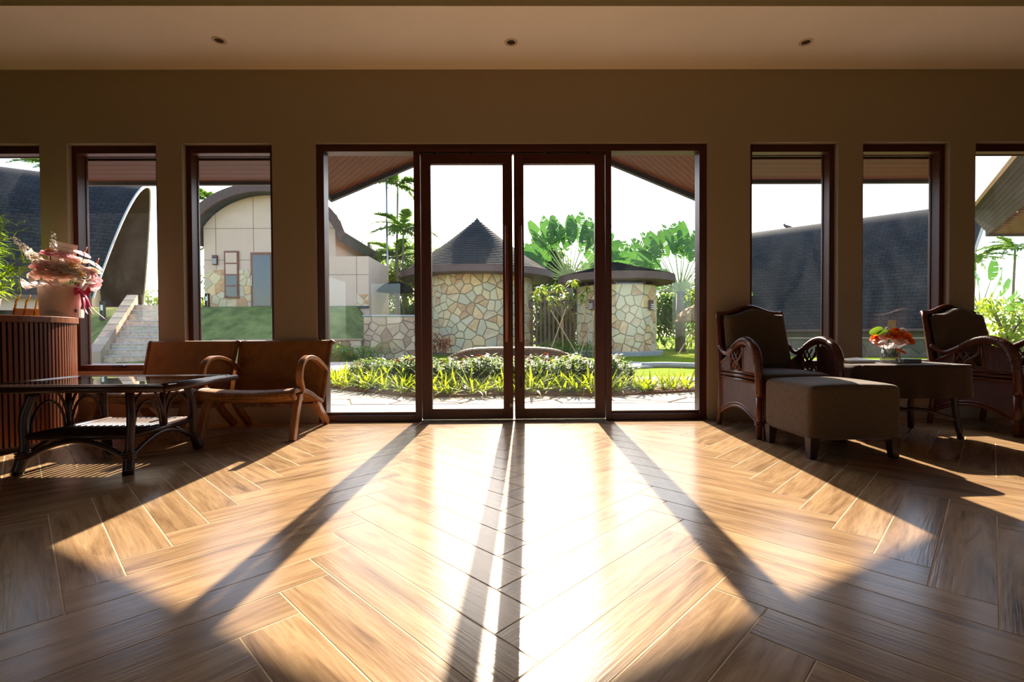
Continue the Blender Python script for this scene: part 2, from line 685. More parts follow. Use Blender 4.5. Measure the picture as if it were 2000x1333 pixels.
wall_with_openings('wall_front', 'beige plastered wall pierced by tall narrow windows and glass doors', OPEN, YF, 4.35, XL, XR, 3.6, M['wall'])
REAR = [(-4.75, -3.95, 0.35, 2.6), (-3.45, -2.60, 0.35, 2.6), (2.65, 3.45, 0.35, 2.6), (4.05, 4.65, 0.35, 2.6)]
wall_with_openings('wall_back', 'brown plastered wall behind the viewer with narrow windows', REAR, YB - 0.2, YB, XL, XR, 3.6, M['wall_dark'])
tag(MB().box(XL - 0.2, XL, YB - 0.2, 4.35, 0, 3.6).build('wall_left', M['wall_dark']), 'plain brown wall at the left end of the lobby', 'wall', kind='structure')
tag(MB().box(XR, XR + 0.2, YB - 0.2, 4.35, 0, 3.6).build('wall_right', M['wall_dark']), 'plain brown wall at the right end of the lobby', 'wall', kind='structure')
tag(MB().box(XL, XR, YB, YF, TZ, 3.6).build('ceiling', M['tray']), 'brown timber lobby ceiling tray set higher than the border', 'ceiling', kind='structure')
# dropped ceiling border over the windows
tag(MB().box(XL, XR, 3.35, YF, CZ, TZ).build('ceiling_border', M['ceil']), 'dropped cream ceiling border running along the window wall', 'ceiling', kind='structure')
tag(MB().box(XL, XR, 3.335, 3.35, CZ - 0.012, TZ).build('trim_1', M['ceil']), 'narrow grey beige edge trim of the dropped ceiling border', 'trim', kind='structure')
tag(MB().box(XL - 0.2, XR + 0.2, YB - 0.2, 4.35, 3.6, 3.75).build('roof_slab', M['fascia']), 'flat dark roof slab over the lobby', 'roof', kind='structure')

# recessed downlights
dl = thing('downlight', 'left recessed ceiling downlight above the wicker chairs', 'downlight', (-2.17, 3.74, CZ), group='ceiling downlights')
MB().lathe([(0.036, -0.0005), (0.050, -0.0005), (0.050, -0.004), (0.040, -0.006), (0.036, -0.003)], 28).build('trim_ring', plain('downlight_ring', lin(214, 190, 160), 0.5), dl, smooth=True)
MB().lathe([(0.035, -0.002), (0.030, -0.0035), (0.012, -0.0045)], 24).build('lens', plain('downlight_lens', lin(70, 56, 44), 0.3), dl, smooth=True)
for x, lb in ((0.04, 'middle recessed ceiling downlight above the double doors'), (2.31, 'right recessed ceiling downlight above the chaise lounge')):
    c = copy_tree(dl)
    c.location = (x, 3.765, CZ)
    c['label'] = lb

# side windows
WL = ['far left window behind the bamboo leaves', 'left window beside the reception counter with stone steps outside', 'left window nearest the doors with the arched house outside',
      None, 'right window nearest the doors above the chaise lounge', 'right window behind the orange flower vase', 'far right window with palms outside behind the armchair']
wn = 0
for i, (a, c, lo, hi) in enumerate(OPEN):
    if i == 3:
        continue
    wn += 1
    w = thing('window_%d' % wn, 'dark wooden framed ' + WL[i], 'window', ((a + c) / 2, 4.20, 0), kind='structure')
    hw = (c - a) / 2
    MB().box(-hw, -hw + 0.042, 0, 0.115, lo, hi).build('jamb', M['frame'], w, bevel=0.004)
    MB().box(hw - 0.042, hw, 0, 0.115, lo, hi).build('jamb', M['frame'], w, bevel=0.004)
    MB().box(-hw + 0.042, hw - 0.042, 0, 0.115, hi - 0.065, hi).build('head', M['framex'], w, bevel=0.004)
    MB().box(-hw + 0.042, hw - 0.042, -0.004, 0.115, lo, lo + 0.05).build('sill', M['framex'], w, bevel=0.004)
    MB().box(-hw + 0.042, hw - 0.042, 0.100, 0.106, lo + 0.05, hi - 0.065).build('pane', M['glass'], w)
    b = MB()
    for s in (-1, 1):
        b.box(s * (hw - 0.042) - 0.006, s * (hw - 0.042) + 0.006, 0.085, 0.098, lo + 0.05, hi - 0.065)
    b.box(-hw + 0.042, hw - 0.042, 0.085, 0.098, hi - 0.071, hi - 0.063)
    b.build('glazing_bead', M['frame'], w)
    if i in (1, 4):
        MB().box(-0.05, 0.05, -0.03, 0.0, lo + 0.028, lo + 0.052).build('catch', M['black'], w, bevel=0.004)

# rear windows
for i, (a, c, lo, hi) in enumerate(REAR):
    w = thing('window_%d' % (7 + i), 'narrow window in the wall behind the viewer, number %s from its left end' % ['one', 'two', 'three', 'four'][i], 'window', ((a + c) / 2, YB - 0.12, 0), kind='structure')
    hw = (c - a) / 2
    b = MB().box(-hw, -hw + 0.05, 0, 0.08, lo, hi).box(hw - 0.05, hw, 0, 0.08, lo, hi).box(-hw + 0.05, hw - 0.05, 0, 0.08, hi - 0.06, hi).box(-hw + 0.05, hw - 0.05, 0, 0.08, lo, lo + 0.06)
    b.build('window_frame', M['frame'], w)
    MB().box(-hw + 0.05, hw - 0.05, 0.03, 0.036, lo + 0.06, hi - 0.06).build('pane', M['glass'], w)

vr = thing('rear_sky_blocker', 'added deep roof cutting sky light to the windows behind the viewer', 'roof', (0.3, YB - 0.2, 2.75), kind='structure')  # unseen roof, added to cut sky light through the rear windows
MB().box(-6.2, 6.2, -6.2, 0.0, -0.10, 0.02).build('deck', M['soffit'], vr)
MB().box(-6.2, 6.2, -6.2, 0.0, -2.81, -2.77).build('paving', M['frame'], vr)  # dark ground, added to keep bounce light out of the rear windows
for x in (-5.5, -1.8, 1.8, 5.5):
    MB().box(x - 0.09, x + 0.09, -6.1, -5.92, -2.8, -0.1).build('post', M['frame'], vr)

# central door unit
x0, x1 = -1.62, 1.715
ML0, ML1, MR0, MR1 = -0.795, -0.741, 0.846, 0.897
du = thing('door_frame', 'dark wooden frame around the double glass doors and side panes', 'door frame', (0, 4.18, 0), kind='structure')
MB().box(x0, x0 + 0.062, 0, 0.11, 0, HEAD).build('jamb', M['frame'], du, bevel=0.004)
MB().box(x1 - 0.062, x1, 0, 0.11, 0, HEAD).build('jamb', M['frame'], du, bevel=0.004)
MB().box(ML0, ML1, 0, 0.11, 0, HEAD - 0.06).build('mullion', M['frame'], du, bevel=0.003)
MB().box(MR0, MR1, 0, 0.11, 0, HEAD - 0.06).build('mullion', M['frame'], du, bevel=0.003)
MB().box(x0 + 0.062, x1 - 0.062, 0, 0.11, HEAD - 0.06, HEAD).build('head', M['framex'], du, bevel=0.004)
for a, c in ((x0 + 0.062, ML0), (MR1, x1 - 0.062)):
    MB().box(a, c, 0, 0.11, 0.0, 0.055).build('bottom_rail', M['framex'], du, bevel=0.004)
    MB().box(a, c, 0.03, 0.045, 0.055, 0.078).build('glazing_bead', M['framex'], du, bevel=0.002)
    MB().box(a, c, 0.045, 0.052, 0.055, HEAD - 0.06).build('pane', M['glass'], du)
MB().box(ML1, MR0, 0.035, 0.075, HEAD - 0.073, HEAD - 0.060).build('closer_track', M['alu'], du, bevel=0.001)
for x in (-0.62, -0.30, 0.05, 0.36, 0.70):
    MB().lathe([(0.0, 0), (0.008, 0), (0.008, 0.003), (0.0, 0.004)], 10).build('screw', M['black'], du, loc=(x, 0.034, HEAD - 0.066), rot=(PI / 2, 0, 0))
MB().box(ML1, MR0, 0.0, 0.11, -0.001, 0.010).build('threshold', M['alu'], du)

for n, (a, c, hx, lb) in enumerate(((ML1 + 0.004, 0.0475, -1, 'left leaf of the glass double door, with oval lock at its foot'),
                                    (0.0605, MR0 - 0.004, 1, 'right leaf of the glass double door, with black flush bolt'))):
    d = thing('door_%d' % (n + 1), lb, 'door', (a if hx < 0 else c, 4.195, 0), kind='structure')
    W = c - a
    s = 1 if hx < 0 else -1
    X = lambda u, v: (min(s * u, s * v), max(s * u, s * v))
    st, ztop, zb = 0.085, HEAD - 0.077, 0.014
    MB().box(*X(0, st), 0, 0.05, zb, ztop).build('stile', M['frame'], d, bevel=0.003)
    MB().box(*X(W - st, W), 0, 0.05, zb, ztop).build('stile', M['frame'], d, bevel=0.003)
    MB().box(*X(st, W - st), 0, 0.05, ztop - 0.085, ztop).build('top_rail', M['framex'], d, bevel=0.003)
    MB().box(*X(st, W - st), 0, 0.05, zb, 0.105).build('bottom_rail', M['framex'], d, bevel=0.003)
    MB().box(*X(st, W - st), 0.022, 0.029, 0.105, ztop - 0.085).build('pane', M['glass'], d)
    hxp = s * (W - 0.052)
    h = MB().tube([(hxp, -0.045, 0.68), (hxp, -0.045, 1.67)], 0.013, 12).build('pull_handle', wood('handle_wood%d' % n, lin(110, 52, 26), lin(150, 78, 42), 0.3, 'Z'), d, smooth=True)
    for z in (0.78, 1.57):
        MB().tube([(hxp, -0.045, z), (hxp, 0.0, z)], 0.007, 8).build('standoff', M['black'], h, smooth=True)
    if n == 0:
        MB().lathe([(0, 0), (0.011, 0), (0.012, 0.003), (0.006, 0.007), (0, 0.007)], 16).build('oval_lock', M['alu'], d, loc=(s * (W - 0.02), 0.0, 0.135), rot=(PI / 2, 0, 0)).scale = (1, 1.8, 1)
    else:
        MB().box(hxp - 0.011, hxp + 0.011, -0.003, 0.0, 0.285, 0.385).build('flush_bolt', M['black'], d, bevel=0.002)
        MB().box(hxp - 0.004, hxp + 0.006, -0.003, 0.0, 1.93, 2.02).build('hinge_plate', M['black'], d, bevel=0.001)

# ------------------------------------------------------------------ porch gable and eaves outside
XC, ZC, YC = (-1.90, 2.06), 2.262, 5.38
XA, ZA, YA = 0.08, 3.30, 5.88
for side, xc in zip(('left', 'right'), XC):
    sg = 1 if xc < 0 else -1
    sl = (ZA - ZC) / abs(XA - xc)
    pr = thing('porch_roof', '%s slope of the timber lined porch gable outside the doors' % side, 'roof', (xc, 4.36, ZC), kind='structure')
    wid = abs(XA - xc)
    edge = lambda u: (YC - 4.36) + (YA - YC) * u / wid      # eave line over u (0 at the corner)
    # roof deck above the boards
    MB().add([(0, 0, 0.055), (sg * wid, 0, sl * wid + 0.055), (sg * wid, edge(wid), sl * wid + 0.055), (0, edge(0), 0.055),
              (0, 0, 0.12), (sg * wid, 0, sl * wid + 0.12), (sg * wid, edge(wid), sl * wid + 0.12), (0, edge(0), 0.12)],
             [(0, 1, 2, 3), (4, 7, 6, 5), (0, 4, 5, 1), (1, 5, 6, 2), (2, 6, 7, 3), (3, 7, 4, 0)]).build('deck', M['fascia'], pr)
    # diagonal boards clipped to the soffit outline, in plan (u, y)
    out = [(0.0, 0.0), (wid, 0.0), (wid, edge(wid) - 0.05), (0.0, edge(0) - 0.05)]
    dx, dy = 1 / math.hypot(1, 0.535), -0.535 / math.hypot(1, 0.535)
    nx, ny = -dy, dx
    proj = [p[0] * nx + p[1] * ny for p in out]
    bw = 0.085
    k = math.floor(min(proj) / bw)
    while k * bw < max(proj):
        poly = clip_poly(clip_poly(out, nx, ny, (k + 1) * bw - 0.004), -nx, -ny, -(k * bw))
        k += 1
        if len(poly) < 3:
            continue
        nn = len(poly)
        vs = [(sg * u, y, sl * u + 0.0) for u, y in poly] + [(sg * u, y, sl * u + 0.018) for u, y in poly]
        fs = [tuple(range(nn)), tuple(range(nn, 2 * nn))[::-1]] + [(i, (i + 1) % nn, nn + (i + 1) % nn, nn + i) for i in range(nn)]
        MB().add(vs, fs).build('soffit_board', M['soffit'], pr)
    MB().add([(sg * u, edge(u) - (0.055 if q else 0.0), sl * u + z) for u in (-0.02, wid) for q in (0, 1) for z in (-0.055, 0.12)],
             [(0, 1, 3, 2), (4, 6, 7, 5), (0, 4, 5, 1), (2, 3, 7, 6), (0, 2, 6, 4), (1, 5, 7, 3)]).build('fascia_board', M['fascia'], pr)
    MB().box(min(0, -sg * 0.03), max(0, -sg * 0.03), 0.60, edge(0), -0.055, 0.12).build('corner_board', M['fascia'], pr)
for side, (a, c) in (('left', (-4.32, -1.92)), ('right', (2.08, 4.36))):
    e = thing('eave', '%s flat eave with brown board soffit outside the narrow windows' % side, 'roof', ((a + c) / 2, 4.36, ZC), kind='structure')
    hw = (c - a) / 2
    en = -1 if side == 'left' else 1          # mitred outer end

    def strip(y0, y1, z0, z1):
        pts = [(-en * hw, y0), (en * (hw - 0.22 * (1 - y0 / 0.62)), y0), (en * (hw - 0.22 * (1 - y1 / 0.62)), y1), (-en * hw, y1)]
        return MB().prism(pts if en > 0 else pts[::-1], z0, z1)
    for k in range(5):
        strip(k * 0.118, k * 0.118 + 0.113, 0.035, 0.05).build('soffit_board', M['soffit_shaded'], e)
    strip(0.58, 0.62, 0.0, 0.16).build('fascia_board', M['fascia'], e)
    strip(0, 0.58, 0.09, 0.14).build('deck', M['fascia'], e)

# ------------------------------------------------------------------ interior furniture
def spow(a, e):
    return math.copysign(abs(a) ** e, a)


def cushion(b, sx, sy, sz, e1=0.28, e2=0.22, c=(0, 0, 0), nu=40, nv=20, bow=0.0):
    vs, fs = [], []
    for j in range(nv + 1):
        ph = -PI / 2 + PI * j / nv
        for i in range(nu):
            th = 2 * PI * i / nu
            cp = spow(math.cos(ph), e1)
            x, y, z = cp * spow(math.cos(th), e2), cp * spow(math.sin(th), e2), spow(math.sin(ph), e1)
            zz = z * sz / 2 + (bow * (1 - x * x) * (1 - 0.6 * y * y) if z > 0 else 0)
            vs.append((c[0] + x * sx / 2, c[1] + y * sy / 2, c[2] + zz))
    for j in range(nv):
        for i in range(nu):
            k = (i + 1) % nu
            fs.append((j * nu + i, j * nu + k, (j + 1) * nu + k, (j + 1) * nu + i))
    return b.add(vs, fs)


def smooth_path(pts, n=6):
    """Catmull-Rom through the points"""
    P = [Vector(p) for p in pts]
    P = [2 * P[0] - P[1]] + P + [2 * P[-1] - P[-2]]
    out = []
    for i in range(1, len(P) - 2):
        for k in range(n):
            t = k / n
            a, b_, c, d = P[i - 1], P[i], P[i + 1], P[i + 2]
            out.append(0.5 * ((2 * b_) + (c - a) * t + (2 * a - 5 * b_ + 4 * c - d) * t * t + (3 * b_ - a - 3 * c + d) * t ** 3))
    out.append(P[-2])
    return out


def flatbar(b, pts, w, h, side=(1, 0, 0)):
    """bar of rectangular section swept along pts; w along side, h across"""
    P = [Vector(p) for p in pts]
    s = Vector(side).normalized()
    vs, fs = [], []
    n = len(P)
    for i in range(n):
        t = (P[min(i + 1, n - 1)] - P[max(i - 1, 0)]).normalized()
        q = t.cross(s).normalized()
        for a, c in ((-1, -1), (1, -1), (1, 1), (-1, 1)):
            vs.append(P[i] + s * a * w / 2 + q * c * h / 2)
    for i in range(n - 1):
        for k in range(4):
            l = (k + 1) % 4
            fs.append((i * 4 + k, i * 4 + l, i * 4 + 4 + l, i * 4 + 4 + k))
    fs += [(3, 2, 1, 0), tuple((n - 1) * 4 + k for k in range(4))]
    return b.add(vs, fs)


# --- reception counter (curved slatted front)
CX, CY, RX, RY, CH = -3.97, 3.40, 0.80, 0.66, 0.89


def counter_outline(off=0.0, n=48):
    pts = [(-5.35, CY - RY - off)]
    for i in range(n + 1):
        a = -PI / 2 + PI * i / n
        pts.append((CX + (RX + off) * math.cos(a), CY + (RY + off) * math.sin(a)))
    pts.append((-5.35, CY + RY + off))
    return pts


ct = thing('reception_counter', 'curved reception counter fronted with reddish brown vertical slats', 'counter', (CX, CY, 0))
rel = lambda P: [(x - CX, y - CY) for x, y in P]
MB().prism(rel(counter_outline(-0.028)), 0.0, CH - 0.05).build('body', M['slatback'], ct)
MB().prism(rel(counter_outline(0.012)), CH - 0.045, CH).build('worktop', M['ctop'], ct, bevel=0.004)
MB().prism(rel(counter_outline(-0.010)), 0.0, 0.035).build('plinth', M['slatback'], ct)
sl_me = MB().box(-0.0085, 0.0085, -0.026, 0.0, 0.03, CH - 0.045).mesh('slat', M['slat'])
P = counter_outline(0.0, 400)
acc, need = 0.0, 0.02
for i in range(len(P) - 1):
    p, q = Vector(P[i]), Vector(P[i + 1])
    d = (q - p).length
    while acc + d >= need:
        c = p + (q - p) * ((need - acc) / d)
        ang = math.atan2(q.y - p.y, q.x - p.x)
        nrm = Vector((q.y - p.y, p.x - q.x)).normalized()
        if c.x > -4.75 and not (c.y > CY + 0.35 and c.x < -3.7):
            link('slat', sl_me, ct, (c.x - CX, c.y - CY, 0), (0, 0, ang + PI))
        need += 0.0285
    acc += d

# --- flower box on the counter
fb = thing('flower_box', 'round cream hat box of pink peonies and white stocks with a pink bow', 'flower box', (-3.425, 3.78, CH))
M['boxpaper'] = plain('cream_box_paper', lin(232, 214, 196), 0.6, var=0.03)
M['ribbon'] = plain('pink_ribbon', lin(214, 66, 108), 0.4, var=0.15)
M['ribbon2'] = plain('pale_pink_ribbon', lin(236, 160, 178), 0.4, var=0.1)
M['tissue'] = leafmat('white_tissue', lin(246, 238, 236), lin(255, 250, 248), 0.5, 0.6)
M['peony'] = leafmat('peony_petal', lin(252, 212, 202), lin(255, 240, 232), 0.62, 0.6, nscale=12)
M['peony2'] = leafmat('pink_petal', lin(248, 190, 202), lin(255, 222, 226), 0.62, 0.6, nscale=12)
M['whitepetal'] = leafmat('white_petal', lin(248, 240, 228), lin(255, 250, 242), 0.6, 0.6, nscale=12)
M['yellow'] = plain('yellow_stamen', lin(242, 176, 40), 0.6)
M['card'] = plain('white_card', lin(236, 222, 210), 0.6, var=0.02)
M['ink'] = plain('grey_ink', lin(96, 82, 78), 0.7)
M['leaf'] = leafmat('leaf_green', lin(34, 74, 24), lin(96, 140, 40), 0.35)
MB().lathe([(0.122, 0.0), (0.126, 0.004), (0.1385, 0.25), (0.134, 0.252), (0.128, 0.238)], 40).build('box', M['boxpaper'], fb, smooth=False)


def on_box(a, z, r=None):
    r = (0.1265 + 0.0128 * (z / 0.25)) if r is None else r
    return Vector((r * math.cos(a), r * math.sin(a), z))


vd = math.atan2(-3.78, 3.425)        # towards the viewer
for k in range(3):                  # three printed lines
    MB().grid(lambda u, v, k=k: on_box(vd - 0.75 + u * (0.8 - 0.15 * k), 0.034 + k * 0.009 + v * 0.0022), 10, 1).build('printed_line', M['ink'], fb)
star = MB()
pts = [on_box(vd + 0.62, 0.055)]
for k in range(10):
    rr = 0.02 if k % 2 == 0 else 0.010
    an = PI / 2 + k * PI / 5
    pts.append(on_box(vd + 0.62 + rr * math.cos(an) / 0.139, 0.055 + rr * math.sin(an)))
star.add(pts, [(0, 1 + k, 1 + (k + 1) % 10) for k in range(10)]).build('printed_star', M['ink'], fb)


def petal_flower(b, c, r, nrm=(0, 0, 1), rings=4, seed=0, open_=1.0):
    rd = random.Random(seed)
    z = Vector(nrm).normalized()
    x = z.orthogonal().normalized()
    y = z.cross(x)
    c = Vector(c)
    for k in range(rings):
        n = 5 + k
        tilt = R(20 + 62 * open_ * k / max(1, rings - 1))
        for i in range(n):
            a = 2 * PI * (i + rd.random() * 0.6 + 0.3 * k) / n
            rad = x * math.cos(a) + y * math.sin(a)
            tan = z.cross(rad)
            up = z * math.cos(tilt) + rad * math.sin(tilt)
            base = c + rad * r * 0.10 * k - z * r * 0.25
            ln = r * (0.75 + 0.25 * k / rings) * rd.uniform(0.9, 1.1)
            w = r * (0.34 + 0.10 * k)
            vs = []
            for t, ww in ((0, 0.3), (0.4, 0.85), (0.75, 1.0), (1.0, 0.55)):
                cen = base + up * ln * t + (z * math.sin(t * PI) * 0.12 - rad * 0.22 * t * t * (1 - open_ * k / rings)) * ln
                for s in (-1, 0, 1):
                    vs.append(cen + tan * w * ww * s + (rad * -0.12 * w * abs(s)) + z * 0.05 * w * rd.uniform(-1, 1))
            fs = [(q * 3 + s, q * 3 + s + 1, q * 3 + s + 4, q * 3 + s + 3) for q in range(3) for s in (0, 1)]
            b.add(vs, fs)
    return b


def stock_spike(b, base, top, n, r, seed):
    rd = random.Random(seed)
    base, top = Vector(base), Vector(top)
    for i in range(n):
        t = (i + rd.random()) / n
        a = i * 2.4
        d = (top - base).normalized()
        x = d.orthogonal().normalized()
        y = d.cross(x)
        rad = x * math.cos(a) + y * math.sin(a)
        petal_flower(b, base + (top - base) * t + rad * r * (1.15 - 0.7 * t), r * (1.1 - 0.6 * t), rad + d * 0.5, 2, seed + i, 0.9)


rd = random.Random(11)
ax = Vector((math.cos(vd), math.sin(vd), 0))              # to the viewer
sx = Vector((-ax.y, ax.x, 0)) * (1 if (-ax.y) > 0 else -1)   # to the right in the photograph
for i, (s, z, f, r, mt) in enumerate([(-0.10, 0.36, 0.02, 0.062, 'peony2'), (-0.06, 0.43, 0.0, 0.055, 'peony2'), (-0.05, 0.34, 0.07, 0.07, 'peony'), (0.0, 0.37, 0.05, 0.07, 'peony'),
                                      (0.06, 0.34, 0.08, 0.072, 'whitepetal'), (0.02, 0.31, 0.11, 0.068, 'peony'), (0.13, 0.33, 0.03, 0.062, 'peony'), (0.16, 0.29, 0.06, 0.06, 'peony2'),
                                      (0.10, 0.29, 0.11, 0.07, 'whitepetal'), (-0.03, 0.29, 0.12, 0.068, 'peony'), (0.09, 0.40, -0.02, 0.055, 'peony'), (0.18, 0.34, 0.0, 0.045, 'whitepetal'),
                                      (-0.11, 0.30, 0.08, 0.06, 'peony'), (0.04, 0.42, -0.04, 0.05, 'peony2'), (0.15, 0.26, 0.09, 0.06, 'peony2')]):
    r *= 1.12
    c = sx * s * 1.05 + ax * f * 0.8 + Vector((0, 0, 0.29 + (z - 0.27) * 1.25))
    nrm = (sx * s * 2 + ax * (0.35 + f * 3) + Vector((0, 0, 0.8)))
    fl = petal_flower(MB(), c, r, nrm, 4, i, 0.8 if i % 3 else 1.0).build('flower', M[mt], fb, smooth=True)
    if i in (1, 4, 8):
        n = nrm.normalized()
        q = MB()
        for k in range(14):
            d = (n + Vector((rd.uniform(-0.6, 0.6), rd.uniform(-0.6, 0.6), rd.uniform(-0.6, 0.6)))).normalized()
            q.tube([c, c + d * r * 0.62], [0.002, 0.004], 5)
        q.build('stamen', M['yellow'], fl)
    MB().tube([c - nrm.normalized() * r * 0.2, Vector((c.x * 0.4, c.y * 0.4, 0.12))], 0.004, 6).build('stem', M['leaf'], fl)
b = MB()
stock_spike(b, sx * -0.10 + Vector((0, 0, 0.40)), sx * -0.26 + Vector((0, 0, 0.59)), 26, 0.026, 50)
b.build('white_stock', M['whitepetal'], fb)
b = MB()
stock_spike(b, sx * -0.08 + Vector((0, 0, 0.36)) + ax * 0.04, sx * -0.22 + Vector((0, 0, 0.51)) + ax * 0.04, 20, 0.024, 90)
b.build('white_stock', M['whitepetal'], fb)
b = MB()
stock_spike(b, sx * -0.045 + Vector((0, 0, 0.46)), sx * -0.04 + Vector((0, 0, 0.66)), 18, 0.02, 130)
b.build('white_stock', M['whitepetal'], fb)
for (s, z, tl) in ((0.135, 0.505, 0.45), (0.205, 0.425, 0.8)):      # anthuriums
    c = sx * s + Vector((0, 0, z))
    a = MB().grid(lambda u, v: c + (sx * (math.cos(2 * PI * u) * 0.052 * v * (1 - 0.25 * math.cos(2 * PI * u))) + (Vector((0, 0, -tl)) * math.cos(2 * PI * u) * 0.05 * v) + (Vector((0, 0, 1)) * 0.35 + ax * 0.6) * math.sin(2 * PI * u) * 0.036 * v), 20, 3).build('anthurium', M['peony2'], fb)
    MB().tube([c, c + sx * 0.015 + Vector((0, 0, 0.06))], [0.006, 0.003], 8).build('spadix', plain('orange_spadix', lin(230, 120, 70), 0.5), a, smooth=True)
    MB().tube([c, sx * s * 0.5 + Vector((0, 0, 0.2))], 0.003, 6).build('stem', M['leaf'], a)
cd = link('message_card', None, fb, tuple(sx * 0.015 - ax * 0.05 + Vector((0, 0, 0.515))))
cd.rotation_euler = (R(-8), R(9), math.atan2(ax.y, ax.x) + PI / 2)
MB().box(-0.075, 0.075, -0.001, 0.001, -0.075, 0.075).build('card_sheet', M['card'], cd)
for k in range(6):
    w = (0.052, 0.03, 0.055, 0.05, 0.02, 0.035)[k]
    MB().box(-w, w, -0.0018, -0.0011, 0.035 - k * 0.016, 0.0375 - k * 0.016).build('card_line', M['ink'], cd)
for i in range(7):                                               # tissue wrap around the rim
    a0 = vd - 1.6 + i * 0.55
    MB().grid(lambda u, v, a0=a0, i=i: Vector(((0.125 + 0.085 * v + 0.020 * math.sin(9 * u + i)) * math.cos(a0 + (u - 0.5) * 0.8), (0.125 + 0.085 * v + 0.020 * math.sin(9 * u + i)) * math.sin(a0 + (u - 0.5) * 0.8),
                                         0.232 + 0.022 * v + 0.032 * math.sin(7 * u + i * 2.3) * v + 0.02 * math.sin(17 * u + i) * v * v)), 8, 4).build('tissue_sheet', M['tissue'], fb, smooth=True)
rb = vd + 0.75                                                   # bow knot on the box
bow = link('bow', None, fb, tuple(on_box(rb, 0.215, 0.145)), (0, 0, rb + PI / 2))
for s in (-1, 1):
    MB().shell(lambda u, v, s=s: (s * 0.055 * math.sin(PI * u) * (1.1 if s > 0 else 1), -0.012 - 0.03 * math.sin(2 * PI * u) * 0.6 - 0.012 * math.sin(PI * u), 0.006 * s + 0.022 * math.sin(2 * PI * u) + (v - 0.5) * 0.045 * (0.4 + math.sin(PI * u))), 16, 4, 0.0015).build('bow_loop', M['ribbon'], bow, smooth=True)
cushion(MB(), 0.03, 0.025, 0.035, 0.6, 0.6, (0, -0.012, 0), 16, 10).build('bow_knot', M['ribbon'], bow, smooth=True)
for k, (dx, dz, w, mt) in enumerate(((-0.02, -0.15, 0.03, 'ribbon'), (0.055, -0.13, 0.034, 'ribbon'), (0.09, -0.19, 0.012, 'ribbon2'), (0.02, -0.185, 0.02, 'ribbon2'), (0.16, -0.225, 0.006, 'ribbon2'))):
    MB().shell(lambda u, v, dx=dx, dz=dz, w=w, k=k: (dx * u ** 1.4 + (v - 0.5) * w, -0.012 - 0.022 * math.sin(3.2 * u + k) * u - 0.03 * u, dz * u), 14, 2, 0.001).build('ribbon_tail', M[mt], bow, smooth=True)

# --- gold letter rack
gr = thing('gold_rack', 'small gold rack of three arched hoops on the counter', 'rack', (-3.70, 3.80, CH), rz=0.75)
M['gold'] = plain('polished_gold', lin(214, 160, 60), 0.22, 1.0)
M['amber'] = plain('amber_resin', lin(206, 130, 24), 0.25, var=0.2)
MB().box(-0.10, 0.10, -0.045, 0.045, 0, 0.01).build('base', M['gold'], gr, bevel=0.002)
for k in range(4):
    x = -0.085 + 0.056 * k
    hp = [(x, 0.04, 0.01)] + [(x, 0.04 * math.cos(t), 0.13 + 0.05 * math.sin(t)) for t in [PI * i / 12 for i in range(13)]] + [(x, -0.04, 0.01)]
    MB().tube([(px + 0.045 * math.sin(max(0, pz - 0.1) * 14), py, pz) for px, py, pz in hp], 0.0045, 8).build('hoop', M['gold'], gr, smooth=True)
MB().box(-0.085, 0.10, -0.03, 0.03, 0.01, 0.075).build('amber_block', M['amber'], gr, bevel=0.004)

# --- bamboo in a pot at the left end of the counter
bp = thing('potted_bamboo', 'potted bamboo with bright feathery leaves on the counter', 'potted plant', (-4.10, 3.84, CH))
MB().lathe([(0.07, 0), (0.085, 0.01), (0.105, 0.15), (0.11, 0.16), (0.10, 0.16), (0.095, 0.14), (0.0, 0.14)], 28).build('pot', plain('white_glaze', lin(220, 214, 204), 0.3), bp, smooth=True)
M['bamboo'] = leafmat('bamboo_leaf', lin(92, 150, 30), lin(186, 206, 60), 0.5, tint=lin(190, 225, 40))
M['cane_green'] = plain('bamboo_cane', lin(120, 130, 56), 0.4)


def blade(b, p, d, ln, w, droop=0.3, up=(0, 0, 1), segs=4):
    """thin tapering leaf from p along d"""
    p, d = Vector(p), Vector(d).normalized()
    s = d.cross(Vector(up))
    s = s.normalized() if s.length > 1e-4 else Vector((1, 0, 0))
    vs = []
    for i in range(segs + 1):
        t = i / segs
        ww = w * (0.35 + 0.65 * math.sin(PI * min(1, t * 0.9 + 0.12))) * (1 - t ** 3)
        c = p + d * ln * t - Vector((0, 0, 1)) * droop * ln * t * t
        vs += [c - s * ww / 2, c + s * ww / 2]
    return b.add(vs, [(2 * i, 2 * i + 1, 2 * i + 3, 2 * i + 2) for i in range(segs)])


rd = random.Random(5)
for k in range(14):
    tx, ty = rd.uniform(-0.30, 0.34), rd.uniform(-0.22, 0.18)
    hgt = rd.uniform(0.15, 0.72)
    cp = smooth_path([(tx * 0.15, ty * 0.15, 0.13), (tx * 0.35, ty * 0.4, 0.13 + hgt * 0.5), (tx, ty, 0.13 + hgt)], 5)
    st = MB().tube(cp, [0.006 - 0.004 * i / len(cp) for i in range(len(cp))], 6).build('cane', M['cane_green'], bp, smooth=True)
    b = MB()
    for i in range(3, len(cp)):
        for q in range(4):
            a = rd.uniform(0, 2 * PI)
            tw = Vector((math.cos(a), math.sin(a), rd.uniform(-0.1, 0.5))).normalized()
            e = cp[i] + tw * rd.uniform(0.06, 0.18)
            b.tube([cp[i], e], 0.0012, 4)
            for z in range(7):
                t = z / 6
                dd = (tw + Vector((rd.uniform(-0.9, 0.9), rd.uniform(-0.9, 0.9), rd.uniform(-0.5, 0.8)))).normalized()
                blade(b, cp[i] + (e - cp[i]) * t, dd, rd.uniform(0.06, 0.13), 0.011, 0.25)
    b.build('leaf_spray', M['bamboo'], st, kind='stuff')

